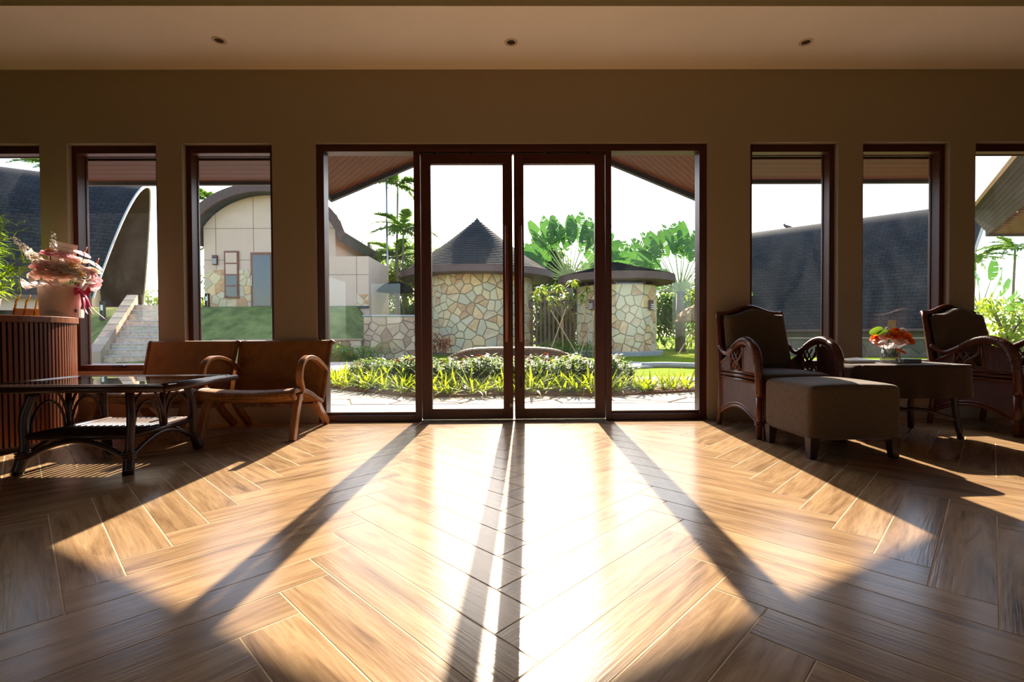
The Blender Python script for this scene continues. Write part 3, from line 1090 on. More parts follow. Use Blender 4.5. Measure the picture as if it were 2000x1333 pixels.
# --- wicker lounge chairs
def wicker_chair(label, loc, rz, arms):
    t = thing('wicker_chair', label, 'chair', loc, rz)
    seat = smooth_path([(0, -0.315, 0.300), (0, -0.345, 0.325), (0, -0.325, 0.352), (0, -0.22, 0.350), (0, -0.06, 0.305), (0, 0.08, 0.245), (0, 0.165, 0.215)], 5)
    back = smooth_path([(0, 0.165, 0.215), (0, 0.195, 0.30), (0, 0.245, 0.47), (0, 0.30, 0.655), (0, 0.318, 0.690), (0, 0.335, 0.680)], 5)

    def surf(path, w0, w1, sag):
        def fn(u, v):
            f = v * (len(path) - 1)
            i = min(int(f), len(path) - 2)
            p = path[i].lerp(path[i + 1], f - i)
            w = w0 + (w1 - w0) * v
            return (w * (2 * u - 1), p.y, p.z - sag * (1 - (2 * u - 1) ** 2) * (1 - v * 0.5))
        return fn
    so = MB().shell(surf(seat, 0.335, 0.345, 0.022), 14, len(seat) - 1, 0.03).build('seat', M['wicker'], t, smooth=True)
    uv_grid(so, lambda c: (c.x, c.y * 1.1 + c.z * 0.4))
    bo = MB().shell(surf(back, 0.345, 0.385, -0.0), 14, len(back) - 1, 0.028).build('backrest', M['wicker'], t, smooth=True)
    uv_grid(bo, lambda c: (c.x, c.z))
    for o in (so, bo):
        o.data.polygons.foreach_set('use_smooth', [True] * len(o.data.polygons))
    for s in (-1, 1):
        MB().tube([(s * (0.335 + 0.01 * i / len(seat)), p.y, p.z) for i, p in enumerate(seat)], 0.020, 8).build('seat_rim', M['wicker'], t, smooth=True)
        MB().tube([(s * (0.345 + 0.04 * i / len(back)), p.y, p.z) for i, p in enumerate(back)], 0.020, 8).build('back_rim', M['wicker'], t, smooth=True)
        x = s * 0.325
        flatbar(MB(), [(x, -0.20, 0.34), (x, -0.265, 0.20), (x, -0.325, 0.02), (x, -0.331, 0.0)], 0.042, 0.055).build('leg', M['teak'], t, bevel=0.006)
        flatbar(MB(), [(x, 0.10, 0.235), (x, 0.19, 0.13), (x, 0.30, 0.035), (x, 0.325, 0.0)], 0.042, 0.052).build('leg', M['teak'], t, bevel=0.006)
        MB().tube([(x - 0.028, -0.19, 0.345), (x - 0.028, -0.235, 0.325), (x + 0.028, -0.235, 0.325), (x + 0.028, -0.19, 0.345)], 0.010, 8).build('cane_wrap', M['bind'], t, smooth=True)
        if arms:
            xa = s * 0.352
            ap = smooth_path([(xa, -0.225, 0.345), (xa, -0.262, 0.44), (xa, -0.235, 0.53), (xa, -0.15, 0.578), (xa, -0.03, 0.575), (xa, 0.10, 0.535), (xa, 0.245, 0.462)], 6)
            flatbar(MB(), ap, 0.048, 0.030).build('armrest', M['teak'], t, bevel=0.006, smooth=False)
    MB().beam((-0.325, -0.16, 0.275), (0.325, -0.16, 0.275), 0.05, 0.03).build('cross_rail', M['teak'], t, bevel=0.004)
    MB().beam((-0.325, 0.13, 0.19), (0.325, 0.13, 0.19), 0.05, 0.03).build('cross_rail', M['teak'], t, bevel=0.004)
    return t


wicker_chair('woven wicker lounge chair with curved teak armrests, nearer the doors', (-1.855, 3.785, 0), 0.0, True)
wicker_chair('armless woven wicker lounge chair half behind the glass coffee table', (-2.635, 3.775, 0), R(-3), False)

# --- rattan coffee table with glass top
tb = thing('coffee_table', 'dark rattan coffee table with glass top and slatted lower shelf', 'table', (-2.36, 2.945, 0))
TH, TX, TY = 0.49, 0.53, 0.345
for k, (ins, z) in enumerate(((0.0, TH - 0.022), (0.034, TH - 0.018), (0.066, TH - 0.020))):
    x, y = TX - ins, TY - ins
    MB().tube([(-x, -y, z), (x, -y, z)], 0.019, 10).build('top_pole', M['rattan'], tb, smooth=True)
    MB().tube([(-x, y, z), (x, y, z)], 0.019, 10).build('top_pole', M['rattan'], tb, smooth=True)
    MB().tube([(-x, -y, z), (-x, y, z)], 0.019, 10).build('top_pole', M['rattan'], tb, smooth=True)
    MB().tube([(x, -y, z), (x, y, z)], 0.019, 10).build('top_pole', M['rattan'], tb, smooth=True)
for sx_ in (-1, 1):
    for sy_ in (-1, 1):
        MB().tube([(sx_ * (TX - 0.10), sy_ * TY * 1.0, TH - 0.022), (sx_ * TX, sy_ * (TY - 0.10), TH - 0.022)], 0.021, 8).build('corner_binding', M['bind'], tb, smooth=True)
MB().box(-TX + 0.055, TX - 0.055, -TY + 0.055, TY - 0.055, TH - 0.012, TH - 0.004).build('glass_top', glassmat('table_glass', (0.75, 0.86, 0.82, 1), 0.0), tb, bevel=0.002)
MB().box(-TX + 0.05, TX - 0.05, -TY + 0.05, TY - 0.05, TH - 0.030, TH - 0.022).build('woven_panel', M['rattan'], tb)
for s in (-1, 1):
    for q in (-1, 1):
        lp = smooth_path([(s * 0.265, q * 0.235, TH - 0.05), (s * 0.292, q * 0.262, 0.30), (s * 0.286, q * 0.270, 0.13), (s * 0.300, q * 0.300, 0.0)], 5)
        lg = MB().tube(lp, [0.022 + 0.006 * (i > len(lp) * 0.66) for i in range(len(lp))], 10).build('leg', M['rattan'], tb, smooth=True)
        for z in (0.085, 0.10, 0.115):
            MB().tube([(s * 0.288 + 0.031 * math.cos(2 * PI * k / 12), q * 0.276 + 0.031 * math.sin(2 * PI * k / 12), z) for k in range(12)], 0.005, 6, close=True).build('binding', M['bind'], lg, smooth=True)
    # side arches
    MB().tube([(s * 0.285, 0, 0.20), (s * 0.280, 0, TH - 0.05)], 0.014, 8).build('mid_post', M['rattan'], tb, smooth=True)
    for q in (-1, 1):
        for wd, ht in ((0.125, 0.235), (0.105, 0.165)):
            ar = [(s * 0.283, q * (0.128 + 0.0) + wd * math.cos(a), 0.215 + ht * math.sin(a)) for a in [PI * i / 18 for i in range(19)]]
            MB().tube(ar, 0.0075, 8).build('side_arch', M['rattan'], tb, smooth=True)
    ar = [(s * 0.29, -0.27 + 0.54 * i / 16, 0.085 + 0.095 * math.sin(PI * i / 16)) for i in range(17)]
    MB().tube(ar, 0.012, 8).build('foot_arch', M['rattan'], tb, smooth=True)
    ar = [(-0.28 + 0.56 * i / 16, s * 0.275, 0.085 + 0.095 * math.sin(PI * i / 16)) for i in range(17)]
    MB().tube(ar, 0.015, 8).build('foot_arch', M['rattan'], tb, smooth=True)
    MB().tube([(-0.29, s * 0.262, 0.20), (0.29, s * 0.262, 0.20)], 0.018, 8).build('shelf_rail', M['rattan'], tb, smooth=True)
    MB().tube([(s * 0.285, -0.262, 0.20), (s * 0.285, 0.262, 0.20)], 0.016, 8).build('shelf_rail', M['rattan'], tb, smooth=True)
    MB().tube([(s * 0.245, -0.262, 0.207), (s * 0.245, 0.262, 0.207)], 0.015, 8).build('shelf_rail', M['rattan'], tb, smooth=True)
sm = MB().tube([(0, -0.25, 0), (0, 0.25, 0)], 0.0100, 8).mesh('shelf_slat', M['rattan'], True)
for k in range(12):
    link('shelf_slat', sm, tb, (-0.205 + k * 0.0373, 0, 0.207))

# --- armchairs with sweeping wrapped arms
def armchair(label, loc, rz):
    t = thing('rattan_armchair', label, 'armchair', loc, rz)
    W = 0.29
    for s in (-1, 1):
        # sweeping arm that turns down into the front leg
        ap = smooth_path([(s * W, 0.275, 0.640), (s * W, 0.225, 0.600), (s * W, 0.165, 0.585), (s * W, 0.08, 0.620), (s * W, -0.03, 0.675), (s * (W + 0.006), -0.13, 0.688),
                          (s * (W + 0.008), -0.22, 0.650), (s * (W + 0.008), -0.275, 0.570), (s * (W + 0.005), -0.295, 0.44), (s * W, -0.292, 0.30)], 6)
        rr = [0.017 + 0.016 * min(1, max(0, (i / len(ap) - 0.25) * 2.2)) * (1 if i / len(ap) < 0.8 else 0.65) for i in range(len(ap))]
        am = MB().tube(ap, rr, 12).build('armrest', M['rattan2'], t, smooth=True)
        wr = MB()
        for i in range(int(len(ap) * 0.36), int(len(ap) * 0.86)):
            for h in (0.25, 0.75):
                c = ap[i].lerp(ap[min(i + 1, len(ap) - 1)], h)
                d = (ap[min(i + 1, len(ap) - 1)] - ap[i - 1]).normalized()
                x = Vector((1, 0, 0))
                y = d.cross(x).normalized()
                wr.tube([c + (x * math.cos(2 * PI * k / 10) + y * math.sin(2 * PI * k / 10)) * (rr[i] + 0.001) for k in range(10)], 0.0036, 5, close=True)
        wr.build('arm_wrapping', M['rattan2'], am, smooth=True)
        MB().tube([(s * W, -0.292, 0.32), (s * W, -0.292, 0.0)], 0.021, 10).build('leg', M['rattan2'], t, smooth=True)
        MB().tube([(s * (W - 0.045), -0.292, 0.42), (s * (W - 0.045), -0.292, 0.0)], 0.015, 10).build('leg_post', M['rattan2'], t, smooth=True)
        for z in (0.10, 0.115):
            MB().tube([(s * W + 0.026 * math.cos(a), -0.292 + 0.026 * math.sin(a), z) for a in [2 * PI * k / 12 for k in range(12)]], 0.006, 6, close=True).build('leg_binding', M['bind'], t, smooth=True)
        MB().tube(smooth_path([(s * W, 0.285, 0.0), (s * W, 0.262, 0.20), (s * W, 0.262, 0.42), (s * (W - 0.01), 0.300, 0.65), (s * (W - 0.02), 0.350, 0.915)], 5), 0.020, 10).build('leg', M['rattan2'], t, smooth=True)
        # side panel: woven cane above and below two rails
        x = s * W
        lower = [(-0.275 + 0.53 * i / 14, 0.125 + 0.085 * math.sin(PI * i / 14)) for i in range(15)] + [(0.255, 0.385), (-0.275, 0.385)]
        pn = MB()
        pn.add([(x - 0.006, y, z) for y, z in lower] + [(x + 0.006, y, z) for y, z in lower],
               [tuple(range(17)), tuple(range(17, 34))[::-1]] + [(i, (i + 1) % 17, 17 + (i + 1) % 17, 17 + i) for i in range(17)])
        po = pn.build('side_panel', M['cane'], t)
        uv_grid(po, lambda c: (c.y, c.z))
        for z, r in ((0.395, 0.011), (0.425, 0.011), (0.452, 0.009)):
            MB().tube([(x, -0.285, z), (x, 0.262, z)], r, 8).build('side_rail', M['rattan2'], t, smooth=True)
        for dz, r in ((0.0, 0.012), (0.022, 0.010)):
            MB().tube([(x, -0.285 + 0.545 * i / 16, 0.105 + dz + 0.088 * math.sin(PI * i / 16)) for i in range(17)], r, 8).build('arch_rail', M['rattan2'], t, smooth=True)
        # upper panels either side of the open centre
        up_r = [(0.255, 0.46), (0.105, 0.46), (0.105, 0.585), (0.165, 0.560), (0.255, 0.515)]
        up_f = [(-0.27, 0.46), (-0.085, 0.46), (-0.075, 0.640), (-0.15, 0.645), (-0.215, 0.610), (-0.258, 0.555)]
        for nm, poly in (('upper_panel', up_r), ('upper_panel', up_f)):
            n = len(poly)
            q = MB().add([(x - 0.005, y, z) for y, z in poly] + [(x + 0.005, y, z) for y, z in poly],
                         [tuple(range(n)), tuple(range(n, 2 * n))[::-1]] + [(i, (i + 1) % n, n + (i + 1) % n, n + i) for i in range(n)])
            qo = q.build(nm, M['cane'], t)
            uv_grid(qo, lambda c: (c.y, c.z))
        MB().tube([(x, 0.262, 0.505), (x, 0.16, 0.555), (x, 0.09, 0.60), (x, 0.02, 0.645)], 0.010, 8).build('slope_rail', M['rattan2'], t, smooth=True)
        MB().tube([(x, 0.105, 0.455), (x, 0.105, 0.60)], 0.009, 8).build('panel_post', M['rattan2'], t, smooth=True)
        MB().tube([(x, -0.085, 0.455), (x, -0.078, 0.66)], 0.009, 8).build('panel_post', M['rattan2'], t, smooth=True)
        lp = smooth_path([(x, 0.085, 0.60), (x, 0.055, 0.545), (x, -0.018, 0.50), (x, -0.012, 0.468), (x, 0.022, 0.462), (x, 0.045, 0.485), (x, 0.02, 0.525), (x, -0.05, 0.575), (x, -0.06, 0.64)], 6)
        MB().tube(lp, 0.0075, 8).build('knot_cane', M['rattan2'], t, smooth=True)
        for k in range(3):
            a = -0.06 + k * 0.05
            MB().tube([(x, a, 0.46 + 0.0 * k), (x, a + 0.10, 0.60 + 0.01 * k)], 0.006, 6).build('lattice_cane', M['rattan2'], t, smooth=True)
            MB().tube([(x, a + 0.10, 0.46), (x, a - 0.005, 0.62)], 0.006, 6).build('lattice_cane', M['rattan2'], t, smooth=True)
    # seat frame and cushions
    MB().beam((-W, -0.285, 0.30), (W, -0.285, 0.30), 0.03, 0.05).build('front_rail', M['rattan2'], t, bevel=0.006)
    MB().beam((-W, 0.262, 0.30), (W, 0.262, 0.30), 0.03, 0.05).build('back_rail', M['rattan2'], t, bevel=0.006)
    MB().box(-W + 0.02, W - 0.02, -0.27, 0.25, 0.30, 0.325).build('seat_deck', M['rattan2'], t)
    cushion(MB(), 2 * W - 0.045, 0.58, 0.14, 0.35, 0.18, (0, -0.005, 0.39), bow=0.012).build('seat_cushion', M['fabric'], t, smooth=True)
    # camel-back cushion, leaning back
    H, TK = 0.50, 0.115
    cwid = lambda v: 0.262 - 0.018 * v

    def face(sgn):
        def fn(u, v):
            s = 2 * u - 1
            ztop = 0.90 + 0.10 * (0.5 + 0.5 * math.cos(PI * min(1, abs(s) / 0.80)))
            ed = (1 - abs(s) ** 10) ** 0.35 * (1 - abs(2 * v - 1) ** 14) ** 0.3
            return (cwid(v) * s, 0.0 + sgn * TK / 2 * ed, H * v * ztop)
        return fn
    bk = MB().grid(face(-1), 28, 22).grid(face(1), 28, 22, True)
    bo = bk.build('back_cushion', M['fabric'], t, smooth=True, loc=(0, 0.195, 0.455))
    bo.rotation_euler = (R(-13), 0, 0)
    cr = [(-0.275 + 0.55 * i / 24, 0.362, 0.905 + 0.055 * (0.5 + 0.5 * math.cos(PI * min(1, abs(-1 + 2 * i / 24) / 0.8)))) for i in range(25)]
    MB().tube(cr, 0.020, 10).build('crest_rail', M['rattan2'], t, smooth=True)
    q = MB().grid(lambda u, v: ((2 * u - 1) * 0.26, 0.285 + 0.075 * v, 0.42 + (0.485 + 0.055 * (0.5 + 0.5 * math.cos(PI * min(1, abs(2 * u - 1) / 0.8)))) * v), 16, 6)
    qo = q.build('back_panel', M['cane'], t)
    uv_grid(qo, lambda c: (c.x, c.z))
    return t


armchair('taupe cushioned rattan armchair beside the doors with ottoman before it', (2.035, 3.695, 0), R(3))
armchair('taupe cushioned rattan armchair at the right edge behind the flower table', (3.80, 3.735, 0), R(13))

# --- ottoman
ot = thing('ottoman', 'taupe fabric ottoman on short dark legs in front of the armchair', 'ottoman', (2.045, 3.085, 0), R(1.5))
cushion(MB(), 0.555, 0.50, 0.33, 0.16, 0.12, (0, 0, 0.272), 56, 28, bow=0.022).build('upholstered_body', M['fabric'], ot, smooth=True)
for s in (-1, 1):
    for q in (-1, 1):
        x, y = s * 0.245, q * 0.215
        b = MB().add([(x + i * 0.020 + s * 0.005, y + j * 0.020, 0) for i, j in ((-1, -1), (1, -1), (1, 1), (-1, 1))] + [(x + i * 0.030, y + j * 0.030, 0.125) for i, j in ((-1, -1), (1, -1), (1, 1), (-1, 1))],
                     [(3, 2, 1, 0), (4, 5, 6, 7), (0, 1, 5, 4), (1, 2, 6, 5), (2, 3, 7, 6), (3, 0, 4, 7)])
        b.build('leg', M['darkwood'], ot, bevel=0.003)

# --- side table with cloth
st = thing('side_table', 'low rattan table under a brown cloth between the two armchairs', 'table', (2.82, 3.56, 0))
SX, SY, SZ = 0.40, 0.26, 0.522
MB().box(-SX + 0.012, SX - 0.012, -SY + 0.012, SY - 0.012, SZ - 0.03, SZ - 0.004).build('tabletop', M['rattan'], st, bevel=0.01)


def cloth_pt(a, v):
    c, s = math.cos(a), math.sin(a)
    k = 1 / (abs(c) ** 8 + abs(s) ** 8) ** (1 / 8)
    fold = 0.010 * math.sin(a * 14) * max(0, v - 0.55) * 2
    if v < 0.5:
        return (c * k * (SX + 0.004) * v * 2, s * k * (SY + 0.004) * v * 2, SZ)
    w = (v - 0.5) * 2
    return (c * k * (SX + 0.006 + fold), s * k * (SY + 0.006 + fold), SZ - 0.005 - 0.225 * w)


MB().grid(lambda u, v: cloth_pt(2 * PI * u, v), 96, 16).build('tablecloth', M['cloth'], st, smooth=True)
for s in (-1, 1):
    for q in (-1, 1):
        MB().tube(smooth_path([(s * 0.30, q * 0.18, SZ - 0.03), (s * 0.31, q * 0.19, 0.2), (s * 0.33, q * 0.21, 0.0)], 4), 0.020, 8).build('leg', M['rattan'], st, smooth=True)
    MB().tube([(-0.31 + 0.62 * i / 12, s * 0.195, 0.13 + 0.08 * math.sin(PI * i / 12)) for i in range(13)], 0.012, 8).build('foot_arch', M['rattan'], st, smooth=True)

# --- flower vase
fv = thing('flower_vase', 'ribbed glass vase of orange and peach flowers on the cloth table', 'vase', (2.79, 3.52, SZ))
M['vglass'] = glassmat('vase_glass', (0.86, 0.85, 0.82, 1), 0.03)
MB().lathe([(0.055, 0.0), (0.066, 0.003), (0.055, 0.06), (0.050, 0.11), (0.047, 0.11), (0.052, 0.06), (0.060, 0.01), (0.0, 0.008)], 64, wob=lambda a, i: 0.035 * math.sin(a * 20) * (1 if i in (1, 2, 3) else 0)).build('vase', M['vglass'], fv, smooth=True)
MB().lathe([(0.0, 0.0), (0.050, 0.0), (0.046, 0.05), (0.0, 0.05)], 24, c=(0, 0, 0.012)).build('water', glassmat('vase_water', (0.8, 0.78, 0.7, 1), 0.0), fv, smooth=True)
M['orange'] = leafmat('orange_petal', lin(236, 96, 26), lin(252, 160, 56), 0.5, 0.55, nscale=14)
M['peach'] = leafmat('peach_petal', lin(246, 176, 146), lin(254, 214, 192), 0.5, 0.55, nscale=14)
vax = Vector((-2.79, -3.52, 0)).normalized()
vsx = Vector((-vax.y, vax.x, 0))
for i, (s, z, f, r, mt) in enumerate([(-0.085, 0.185, 0.02, 0.045, 'orange'), (-0.03, 0.20, 0.05, 0.045, 'peach'), (0.02, 0.205, 0.05, 0.048, 'orange'), (0.075, 0.20, 0.02, 0.05, 'orange'), (0.10, 0.165, 0.02, 0.042, 'orange'),
                                      (0.045, 0.165, 0.07, 0.045, 'peach'), (-0.06, 0.155, 0.05, 0.04, 'peach'), (0.03, 0.235, -0.02, 0.038, 'orange'), (-0.02, 0.25, -0.01, 0.022, 'whitepetal'), (0.07, 0.24, -0.01, 0.024, 'whitepetal')]):
    c = vsx * s + vax * f + Vector((0, 0, z))
    fo = petal_flower(MB(), c, r, vsx * s * 4 + vax * 0.6 + Vector((0, 0, 0.7)), 3, 200 + i, 0.9).build('flower', M[mt], fv, smooth=True)
    MB().tube([c, Vector((c.x * 0.25, c.y * 0.25, 0.05))], 0.0028, 6).build('stem', M['leaf'], fo)
for (s, z, a) in ((-0.085, 0.235, 0.5), (-0.035, 0.215, 0.1)):      # green anthurium leaves
    c = vsx * s + vax * 0.03 + Vector((0, 0, z))
    MB().grid(lambda u, v: c + (vsx * math.cos(a) + Vector((0, 0, math.sin(a)))) * (math.cos(2 * PI * u) * 0.045 * v) + (vsx * -math.sin(a) + Vector((0, 0, math.cos(a)))) * (math.sin(2 * PI * u) * 0.026 * v) + vax * 0.01 * v * v, 18, 3).build('green_spathe', leafmat('spathe_%d' % int(z * 1000), lin(46, 92, 22), lin(120, 150, 40), 0.4), fv, smooth=True)
MB().box(-0.024, 0.024, -0.0006, 0.0006, -0.03, 0.03).build('gift_card', M['card'], fv, loc=tuple(vsx * 0.005 - vax * 0.02 + Vector((0, 0, 0.285))), rot=(R(-6), R(3), math.atan2(vax.y, vax.x) + PI / 2))
for i in range(5):
    a0 = math.atan2(vax.y, vax.x) - 1.5 + i * 0.75
    MB().grid(lambda u, v, a0=a0, i=i: Vector(((0.048 + 0.065 * v) * math.cos(a0 + (u - 0.5) * 1.0), (0.048 + 0.065 * v) * math.sin(a0 + (u - 0.5) * 1.0), 0.105 + 0.055 * v + 0.014 * math.sin(8 * u + i) * v)), 8, 4).build('paper_wrap', M['tissue'], fv, smooth=True)
for k, (dx, dz) in enumerate(((0.05, -0.03), (0.02, -0.09))):
    MB().shell(lambda u, v, dx=dx, dz=dz: vsx * (0.035 + dx * u) + vax * (0.05 + 0.01 * math.sin(4 * u)) + Vector((0, 0, 0.105 + dz * u + (v - 0.5) * 0.018)), 10, 2, 0.001).build('orange_ribbon', M['orange'], fv, smooth=True)

# --- things lying on the cloth table
fo = thing('menu_folder', 'black folder lying on the cloth table beside the armchair arm', 'folder', (2.56, 3.58, SZ + 0.001), R(8))
MB().box(-0.11, 0.11, -0.08, 0.08, 0, 0.004).build('back_cover', M['black'], fo)
MB().box(-0.105, 0.105, -0.076, 0.076, 0.004, 0.016).build('pages', M['card'], fo)
MB().add([(-0.112, -0.082, 0.017), (0.112, -0.082, 0.017), (0.112, 0.082, 0.030), (-0.112, 0.082, 0.017), (-0.112, -0.082, 0.020), (0.112, -0.082, 0.020), (0.112, 0.082, 0.033), (-0.112, 0.082, 0.020)],
         [(0, 3, 2, 1), (4, 5, 6, 7), (0, 1, 5, 4), (1, 2, 6, 5), (2, 3, 7, 6), (3, 0, 4, 7)]).build('front_cover', M['black'], fo)
nb = thing('napkin_box', 'small grey box lying right of the flower vase', 'box', (2.93, 3.53, SZ + 0.001), R(-6))
MB().box(-0.06, 0.06, -0.045, 0.045, 0, 0.028).build('box_body', plain('grey_card', lin(112, 106, 104), 0.5), nb, bevel=0.004)
MB().box(-0.061, -0.03, -0.046, 0.046, 0.004, 0.0295).build('end_band', plain('blue_grey_card', lin(136, 140, 150), 0.4), nb, bevel=0.002)

# ------------------------------------------------------------------ outdoors: ground
M['lawn'] = plain('lawn_grass', lin(112, 130, 14), 0.95, spec=0.03, var=0.3, nscale=18, bmp=0.6)
M['slope'] = plain('slope_grass', lin(112, 122, 66), 0.9, spec=0.1, var=0.4, nscale=2.5, bmp=0.5)
M['tile'] = plain('grey_patio_tile', lin(150, 152, 154), 0.6, var=0.08, nscale=6, rnd=True)
M['paver'] = stone_mat('paving_stone', [(0.1, lin(150, 134, 118)), (0.5, lin(172, 162, 150)), (0.9, lin(134, 126, 116))])
M['pathm'] = plain('pink_paving', lin(196, 176, 164), 0.8, var=0.1, nscale=5)
M['concrete'] = plain('grey_concrete', lin(158, 158, 156), 0.8, var=0.08, nscale=6)
M['soil'] = plain('mulch', lin(96, 62, 40), 0.95, var=0.4, nscale=30, bmp=0.6)
M['stone'] = stone_mat('wall_stone', [(0.05, lin(210, 196, 164)), (0.25, lin(226, 204, 160)), (0.45, lin(196, 184, 154)), (0.62, lin(236, 200, 148)), (0.80, lin(194, 148, 106)), (0.95, lin(228, 204, 168))])
M['mortar'] = plain('stone_mortar', lin(138, 126, 106), 0.95, var=0.15, nscale=12)
M['stonebeige'] = stone_mat('retaining_stone', [(0.1, lin(176, 150, 126)), (0.45, lin(206, 180, 152)), (0.7, lin(150, 116, 90)), (0.95, lin(196, 172, 150))])
M['cream'] = plain('cream_render', lin(214, 184, 162), 0.9, var=0.04, nscale=2)
M['fasciabrown'] = plain('brown_fascia', lin(94, 68, 60), 0.6, var=0.12)
M['roofunder'] = plain('brown_roof_underside', lin(66, 44, 36), 0.7, var=0.15)
M['olive'] = plain('olive_render', lin(96, 88, 66), 0.9, var=0.12, nscale=3)
M['stone_shaded'] = stone_mat('shaded_garden_stone', [(0.1, lin(84, 80, 68)), (0.5, lin(104, 96, 80)), (0.9, lin(70, 66, 56))])  # wall stone with the shade it stands in put into its colour
M['pale'] = plain('pale_metal_edge', lin(196, 188, 180), 0.5)
M['trunk'] = plain('grey_bark', lin(126, 110, 92), 0.9, var=0.25, nscale=10, bmp=0.5)
M['bambooPole'] = plain('dry_bamboo', lin(186, 152, 102), 0.5, var=0.15)
M['timber'] = wood('weathered_timber', lin(96, 66, 48), lin(136, 100, 76), 0.6, 'Z')
M['windowdark'] = plain('dark_window_glass', lin(40, 44, 50), 0.08, spec=0.8)
M['lampglass'] = plain('frosted_lamp_glass', lin(226, 226, 222), 0.4)

g = MB().add([(-90, -60, -0.07), (90, -60, -0.07), (90, 110, -0.07), (-90, 110, -0.07)], [(0, 1, 2, 3)]).build('ground', M['lawn'])
tag(g, 'green lawn spreading around the resort buildings', 'lawn', kind='structure')


def vor(w, h, cell, seed, gap):
    rd = random.Random(seed)
    nx, ny = max(1, round(w / cell)), max(1, round(h / cell))
    P = []
    for q in range(int(nx * ny * 1.15) + 2):          # scattered seeds, none too close
        for tr in range(12):
            c = (rd.uniform(0, w), rd.uniform(0, h))
            if all(math.hypot(c[0] - a[0], (c[1] - a[1]) * 1.15) > cell * (0.42 + 0.4 * ((q * 7) % 5) / 4) for a in P):
                P.append(c)
                break
    out = []
    for a in P:
        poly = [(gap / 2, gap / 2), (w - gap / 2, gap / 2), (w - gap / 2, h - gap / 2), (gap / 2, h - gap / 2)]
        for b in P:
            d = math.hypot(b[0] - a[0], b[1] - a[1])
            if b is a or d > cell * 4:
                continue
            n = ((b[0] - a[0]) / d, (b[1] - a[1]) / d)
            c = n[0] * (a[0] + b[0]) / 2 + n[1] * (a[1] + b[1]) / 2 - gap / 2
            poly = clip_poly(poly, n[0], n[1], c)
            if len(poly) < 3:
                break
        if len(poly) >= 3:
            out.append(poly)
    return out


def stone_piece(poly, mapf, proud, mat, parent, name='stone', inset=0.14):
    cx = sum(p[0] for p in poly) / len(poly)
    cy = sum(p[1] for p in poly) / len(poly)
    n = len(poly)
    sh = lambda p, k: (cx + (p[0] - cx) * k, cy + (p[1] - cy) * k)
    o = Vector(mapf(cx, cy, 0))
    vs = [Vector(mapf(p[0], p[1], -0.01)) - o for p in poly] + [Vector(mapf(*sh(p, 0.97), proud * 0.65)) - o for p in poly] + [Vector(mapf(*sh(p, 1 - inset), proud)) - o for p in poly]
    fs = [tuple(range(2 * n, 3 * n))]
    for i in range(n):
        j = (i + 1) % n
        fs += [(i, j, n + j, n + i), (n + i, n + j, 2 * n + j, 2 * n + i)]
    return MB().add(vs, fs).build(name, mat, parent, loc=tuple(o))


# patio: tile strip then crazy paving
pt = thing('patio', 'pale patio of grey tiles and irregular stone paving outside the doors', 'patio', (0, 4.36, -0.01), kind='structure')
MB().box(-4.6, 4.6, 0.0, 4.1, -0.06, -0.012).build('bedding', M['mortar'], pt)
tm = MB().box(-0.288, 0.288, -0.218, 0.218, -0.02, 0.0).mesh('tile', M['tile'])
for r_ in range(2):
    for k in range(-8, 8):
        link('tile', tm, pt, (0.29 + k * 0.582 + (0.2 if r_ else 0), 0.225 + r_ * 0.442, 0))
rdp = random.Random(4)
for poly in vor(8.4, 2.55, 0.44, 21, 0.018):
    cx = sum(p[0] for p in poly) / len(poly) - 4.2
    cy = sum(p[1] for p in poly) / len(poly) + 0.90
    stone_piece(poly, lambda s, t_, d: (s - 4.2, t_ + 0.90, d - 0.012), 0.012 + rdp.uniform(0, 0.004), M['paver'], pt, 'paving_stone', 0.06)
pth = MB().prism([(-12, 7.9), (-2.2, 7.9), (-2.6, 9.3), (-2.0, 10.4), (-2.6, 13.4), (-14, 13.4)], -0.06, -0.012).build('path', M['pathm'])
tag(pth, 'pinkish paved path beyond the planting bed on the left', 'path', kind='structure')
wk = MB().prism([(-2.0, 10.6), (2.35, 10.7), (3.2, 11.1), (3.62, 11.5), (3.75, 12.1), (3.4, 12.7), (2.8, 13.0), (-2.6, 13.3)], -0.06, -0.014).build('walkway', M['concrete'])
tag(wk, 'grey concrete walkway curving in front of the stone huts', 'path', kind='structure')
kb = MB().tube(smooth_path([(3.1, 11.25, -0.01), (3.7, 11.35, -0.01), (4.4, 10.9, -0.01), (5.4, 10.6, -0.01), (7.5, 10.4, -0.01)], 6), 0.07, 8).build('kerb', M['concrete'], smooth=True)
tag(kb, 'low pale kerb edging the sunny lawn on the right', 'kerb', kind='structure')
kb = MB().tube(smooth_path([(2.25, 7.2, -0.02), (2.9, 7.3, -0.02), (3.6, 7.1, -0.02), (4.6, 7.0, -0.02)], 6), 0.06, 8).build('kerb', M['concrete'], smooth=True)
tag(kb, 'low pale kerb between paving and lawn right of the flower bed', 'kerb', kind='structure')

for nm, poly, lb in (('bounce_blocker', [(4.62, 4.37), (12, 4.37), (12, 9.5), (5.0, 9.5), (4.62, 8.5)], 'dark ground added along the right end of the building against lawn bounce'),
                     ('bounce_blocker', [(-12, 4.37), (-4.62, 4.37), (-4.62, 7.7), (-12, 7.7)], 'dark ground added along the left end of the building against lawn bounce')):
    tag(MB().prism(poly, -0.06, -0.01).build(nm, M['soil'], None), lb, 'flower bed', kind='structure')  # unseen dark ground, added to cut green bounce from the lawn

